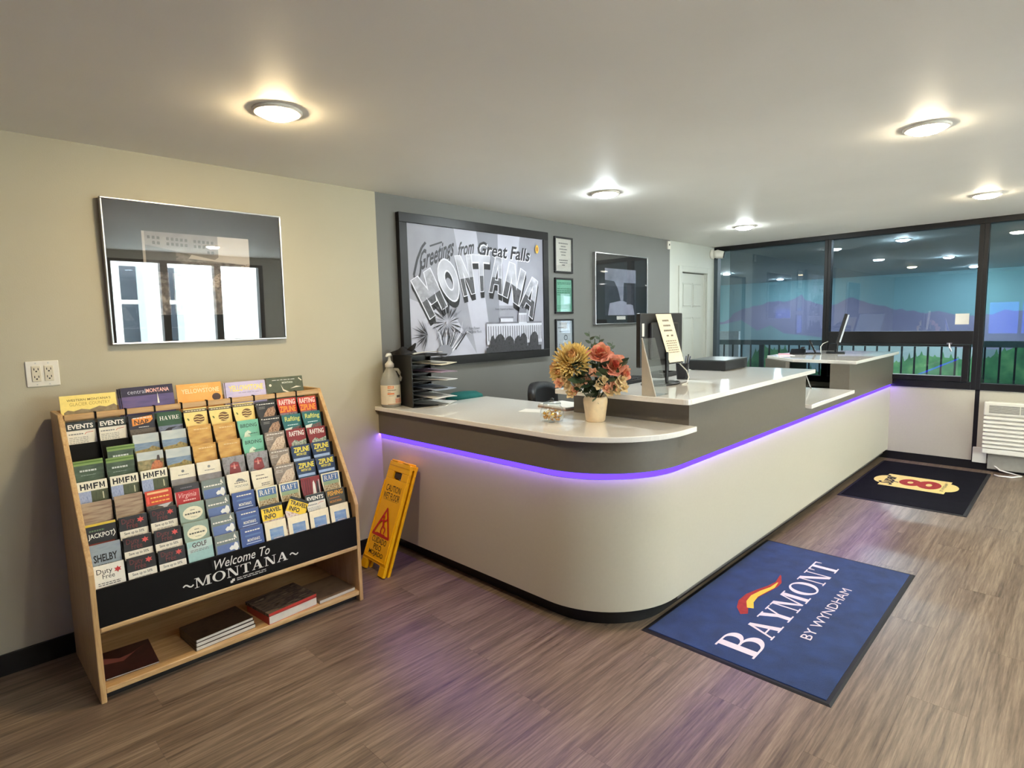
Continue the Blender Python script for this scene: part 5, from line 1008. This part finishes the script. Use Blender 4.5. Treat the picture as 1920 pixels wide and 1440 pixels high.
# ------------------------------------------------------------------ behind the low worktop: black chair, teal stool
ch = thing('office_chair', 'black padded office chair behind the low worktop', 'chair', (-3.93, -.72, 0), R(20)); M_LEATH = mat('black_vinyl', (24, 23, 24), .45, var=.15, bump=.1, bscale=120)
MB().grid(lambda a, b: (-.24+.48*a, .20+.05*(2*a-1)**2*-1+.02*b, .60+.50*b-.05*(2*a-1)**4*b-.02*(2*a-1)**2*b), 14, 10).build('backrest', M_LEATH, ch, smooth=True, solid=.055)
bx('seat', -.25, -.27, .44, .25, .2, .52, M_LEATH, ch, bevel=.03); MB().tube([(0, 0, .10), (0, 0, .44)], .03, 14).build('column', M_BLACKPL, ch, smooth=True); bx('back_bracket', -.04, .18, .48, .04, .235, .72, M_BLACKPL, ch)
for k in range(5):
    a = 2*math.pi*k/5; MB().tube([(0, 0, .11), (.17*math.cos(a), .17*math.sin(a), .09), (.28*math.cos(a), .28*math.sin(a), .065)], [.025, .022, .016], 8).build('base_leg', M_BLACKPL, ch, smooth=True); MB().lathe([(0, 0), (.02, .005), (.027, .028), (.02, .05), (0, .055)], 12, (.28*math.cos(a), .28*math.sin(a), 0)).build('castor', M_BLACKPL, ch, smooth=True)
for s in (-1, 1): MB().tube([(s*.27, -.1, .49), (s*.30, -.1, .68), (s*.30, .1, .68), (s*.27, .12, .50)], .016, 8).build('armrest', M_BLACKPL, ch, smooth=True)
ts = thing('stool', 'stool with teal cushion standing in the corner behind the counter', 'stool', (-4.395, -.122, 0)); M_TEAL = mat('teal_fabric', (24, 104, 98), .8, var=.1, bump=.2, bscale=200)
MB().lathe([(0, .965), (.14, .965), (.165, .985), (.16, 1.012), (.11, 1.036), (0, 1.044)], 32, sy=.66).build('cushion', M_TEAL, ts, smooth=True)
for sx in (-1, 1):
    for sy in (-1, 1): MB().tube([(sx*.09, sy*.06, .965), (sx*.11, sy*.075, 0)], .012, 8).build('leg', M_BLACKPL, ts, smooth=True)

# ------------------------------------------------------------------ things on the raised worktop
mo = thing('computer_monitor', 'black monitor seen from behind with a paper notice taped on', 'monitor', (-4.085, -1.60, ZU))
bx('screen_shell', -.245, -.012, .118, .245, .018, .434, mat('monitor_black', (34, 33, 33), .45, var=.1), mo, bevel=.006); bx('rear_bulge', -.16, -.035, .16, .16, -.011, .38, MATS['monitor_black'], mo, bevel=.015); bx('screen', -.232, .018, .135, .232, .02, .42, mat('screen_off', (10, 12, 18), .1), mo)
bx('stand_neck', -.012, -.05, .012, .012, -.036, .2, M_BLACKPL, mo, bevel=.004); MB().prism(arcpts(.02, 0, .16, 0, 360, 28)[:-1], 0, .012, fn=lambda a, b, c: (a, b*.62+.01, c)).build('stand_foot', M_BLACKPL, mo, bevel=.003)
bx('sticker', -.228, -.0132, .30, -.205, -.0122, .375, M_PAPER, mo)
P = Print(.0002, .0003); w, h = .2, .295
P.lines(.06, .245, .145, .268, 1, col(120, 108, 92), 31); P.lines(.055, .215, .15, .238, 1, col(120, 108, 92), 32); P.lines(.045, .185, .155, .208, 1, col(120, 108, 92), 33); P.lines(.06, .155, .09, .176, 1, col(120, 108, 92), 34); P.lines(.12, .155, .15, .176, 1, col(120, 108, 92), 35); P.lines(.03, .055, .17, .14, 6, col(160, 144, 122), 36)
nt = bx('paper_notice', 0, -.001, 0, w, 0, h, mat('notice_cream', (240, 224, 194), .6)); P.build('notice_print', nt).location.y = -.001
v1, v2 = Vector((.145, 0, .004)).normalized(), Vector((-.170, 0, .298)).normalized()
def shear_notice(o):
    for v in o.data.vertices: x, y, z = v.co; v.co = (x*.88-z*.56+0, y, z)
shear_notice(nt); shear_notice(nt.children[0]); nt.location = (-4.048, -1.64, ZU+.133); tag(nt, 'slanting cream paper notice taped to the back of the monitor', 'notice')
cbl = MB().tube([(-3.93, -1.645, ZU+.12), (-3.86, -1.655, ZU+.07), (-3.86, -1.67, ZU+.03), (-3.96, -1.71, ZU+.004), (-4.04, -1.72, ZU+.0035)], .0035, 8); tag(cbl.build('white_cable', M_WHITEPL, smooth=True), 'white cable hanging from the monitor onto the raised worktop', 'cable')
ah = thing('sign_holder', 'clear acrylic sign holder standing at the edge of the raised worktop', 'sign holder', (-4.595, -1.79, ZU))
M_ACR = pane_mat('acrylic', (.9, .92, .92), 1.49, .05); M_ACE = mat('acrylic_edge', (232, 226, 214), .3, trans=.3)
MB().prism([(-.078, 0), (.002, 0), (.002, .3)], -.0015, .0015, fn=lambda a, b, c: (c, a, b)).build('reflection_sheet', mat('acrylic_reflection', (226, 212, 190), .35, trans=.55, alpha=.8), ah)  # see-through tint and reflection of the clear side put into this sheet's colour
MB().tube([(0, -.08, 0), (0, .002, .303)], .0035, 6).build('bright_edge', M_ACE, ah); bx('base_sheet', 0, -.08, 0, .13, .0, .003, M_ACR, ah)
MB().prism([(-.08, 0), (-.077, 0), (.005, .3), (.002, .3)], 0, .13, fn=lambda a, b, c: (c, a, b)).build('face_sheet', M_ACR, ah)
kb = thing('keyboard', 'black keyboard lying behind the acrylic sign holder', 'keyboard', (-4.10, -1.36, ZU), R(4)); bx('case', -.21, -.07, 0, .21, .07, .022, M_BLACKPL, kb, bevel=.004)
for r in range(4):
    for k in range(12): bx('key', -.2+k*.0335, -.06+r*.03, .022, -.2+k*.0335+.028, -.06+r*.03+.024, .028, M_DARK, kb)
pc_ = thing('pen_cup', 'black mesh pen cup behind the monitor stand', 'pen cup', (-3.72, -1.55, ZU)); MB().lathe([(.036, .0), (.036, .003), (.042, .1), (.044, .102), (.041, .1), (.034, .006), (0, .005)], 24).build('cup', mat('mesh_black', (36, 36, 40), .4, .4, alpha=.85), pc_, smooth=True)
for k in range(7):
    a = k*.9; MB().tube([(.018*math.cos(a), .018*math.sin(a), .008), (.05*math.cos(a), .05*math.sin(a), .15+.008*(k % 3))], .004, 7).build('pen', [col(28, 34, 60), col(60, 62, 70), BK][k % 3], None, smooth=True)
    o = COL.objects[-1]; o.location = (-3.72, -1.55, ZU); tag(o, 'dark pen standing in the mesh pen cup', 'pen', 'pens in the mesh cup')
bb = thing('cash_drawer', 'flat black box on the raised worktop in front of the windows', 'box', (-2.835, -1.385, ZU), R(2)); bx('case', -.215, -.145, .004, .215, .145, .072, mat('box_black', (30, 32, 34), .4, var=.1), bb, bevel=.004); bx('lid', -.217, -.147, .072, .217, .147, .08, mat('box_lid', (58, 66, 68), .35, var=.08), bb, bevel=.003)
for sx in (-1, 1):
    for sy in (-1, 1): bx('foot', sx*.19-.012, sy*.12-.012, 0, sx*.19+.012, sy*.12+.012, .005, M_BLACKPL, bb)
pd = thing('payment_tray', 'low black tray between keyboard and monitor stand', 'tray', (-3.62, -1.33, ZU), R(6)); bx('base', -.13, -.07, 0, .13, .07, .008, M_BLACKPL, pd, bevel=.002)
for a in ((-.13, -.07, .13, -.062), (-.13, .062, .13, .07), (-.13, -.062, -.122, .062), (.122, -.062, .13, .062)): bx('rim', a[0], a[1], .008, a[2], a[3], .03, M_BLACKPL, pd)

# ------------------------------------------------------------------ far worktop: second monitor, card reader, notes; stand in the gap
m2 = thing('computer_monitor', 'slim monitor seen edge on at the far worktop before the windows', 'monitor', (-.50, -1.56, ZU), R(15.6))
sl = MB().box(-.25, -.012, .11, .25, .012, .42).build('screen_shell', [mat('monitor_black', (34, 33, 33), .45)], m2, bevel=.004); sl.rotation_euler = (R(14), 0, 0)
eg = MB().box(-.252, -.026, .13, .252, -.012, .415).build('silver_edge', mat('silver_plastic', (196, 204, 212), .3), m2, bevel=.003); eg.rotation_euler = (R(14), 0, 0)
MB().tube([(0, -.04, .2), (0, -.02, .01)], .014, 8).build('stand_neck', M_BLACKPL, m2); bx('stand_foot', -.13, -.10, 0, .13, .07, .01, M_BLACKPL, m2, bevel=.003)
tag(MB().tube([(-.62, -1.47, ZU+.005), (-.60, -1.46, ZU+.07), (-.56, -1.47, ZU+.10), (-.5, -1.5, ZU+.12)], .004, 8).build('white_cable', M_WHITEPL, smooth=True), 'white cable rising behind the far slim monitor', 'cable')
cr = thing('card_reader', 'black card reader with pale stripes leaning on the far worktop', 'card reader', (-.70, -1.42, ZU), R(20)); b = bx('base', -.05, -.07, 0, .05, .07, .012, M_BLACKPL, cr, bevel=.003)
fc = bx('keypad', -.045, -.008, .0, .045, .008, .145, M_BLACKPL, cr, bevel=.004); fc.rotation_euler = (R(-24), 0, 0); fc.location = (0, -.02, .01)
for k in range(3): s_ = bx('stripe', -.04, -.0095, .03+.035*k, .04, -.008, .045+.035*k, col(206, 206, 210), fc)
dk = thing('phone', 'low black desk phone beside the card reader', 'phone', (-.80, -1.30, ZU), R(15)); MB().prism([(-.1, 0), (.1, 0), (.1, .05), (-.1, .015)], -.07, .07, fn=lambda a, b, c: (a, c, b)).build('body', M_BLACKPL, dk, bevel=.004); bx('handset', -.08, -.065, .055, .1, -.03, .075, M_BLACKPL, dk, bevel=.008)
o = bx('note_pad', -.05, -.05, 0, .05, .05, .012, col(244, 160, 176), bevel=.002); o.location = (-1.02, -1.24, ZU+.0022); o.rotation_euler = (0, 0, R(25)); tag(o, 'pink note pad on the far worktop', 'note pad')
o = bx('loose_sheet', -.09, -.07, 0, .09, .07, .002, M_PAPER); o.location = (-1.06, -1.27, ZU); o.rotation_euler = (0, 0, R(30)); tag(o, 'white sheet under the pink note pad on the far worktop', 'paper')
tb = thing('tablet_stand', 'thin metal stand with black foot on the lowered worktop', 'stand', (-1.95, -1.62, .9052)); MB().lathe([(0, 0), (.085, 0), (.085, .01), (.07, .014), (0, .014)], 28).build('foot', M_BLACKPL, tb, smooth=True)
MB().tube([(0, 0, .014), (.22, -.06, .13), (.25, -.10, .0)], .006, 8).build('rod', M_METAL, tb, smooth=True); bx('plate', -.02, -.06, .012, .18, .03, .018, M_METAL, tb).rotation_euler = (0, R(-26), 0)
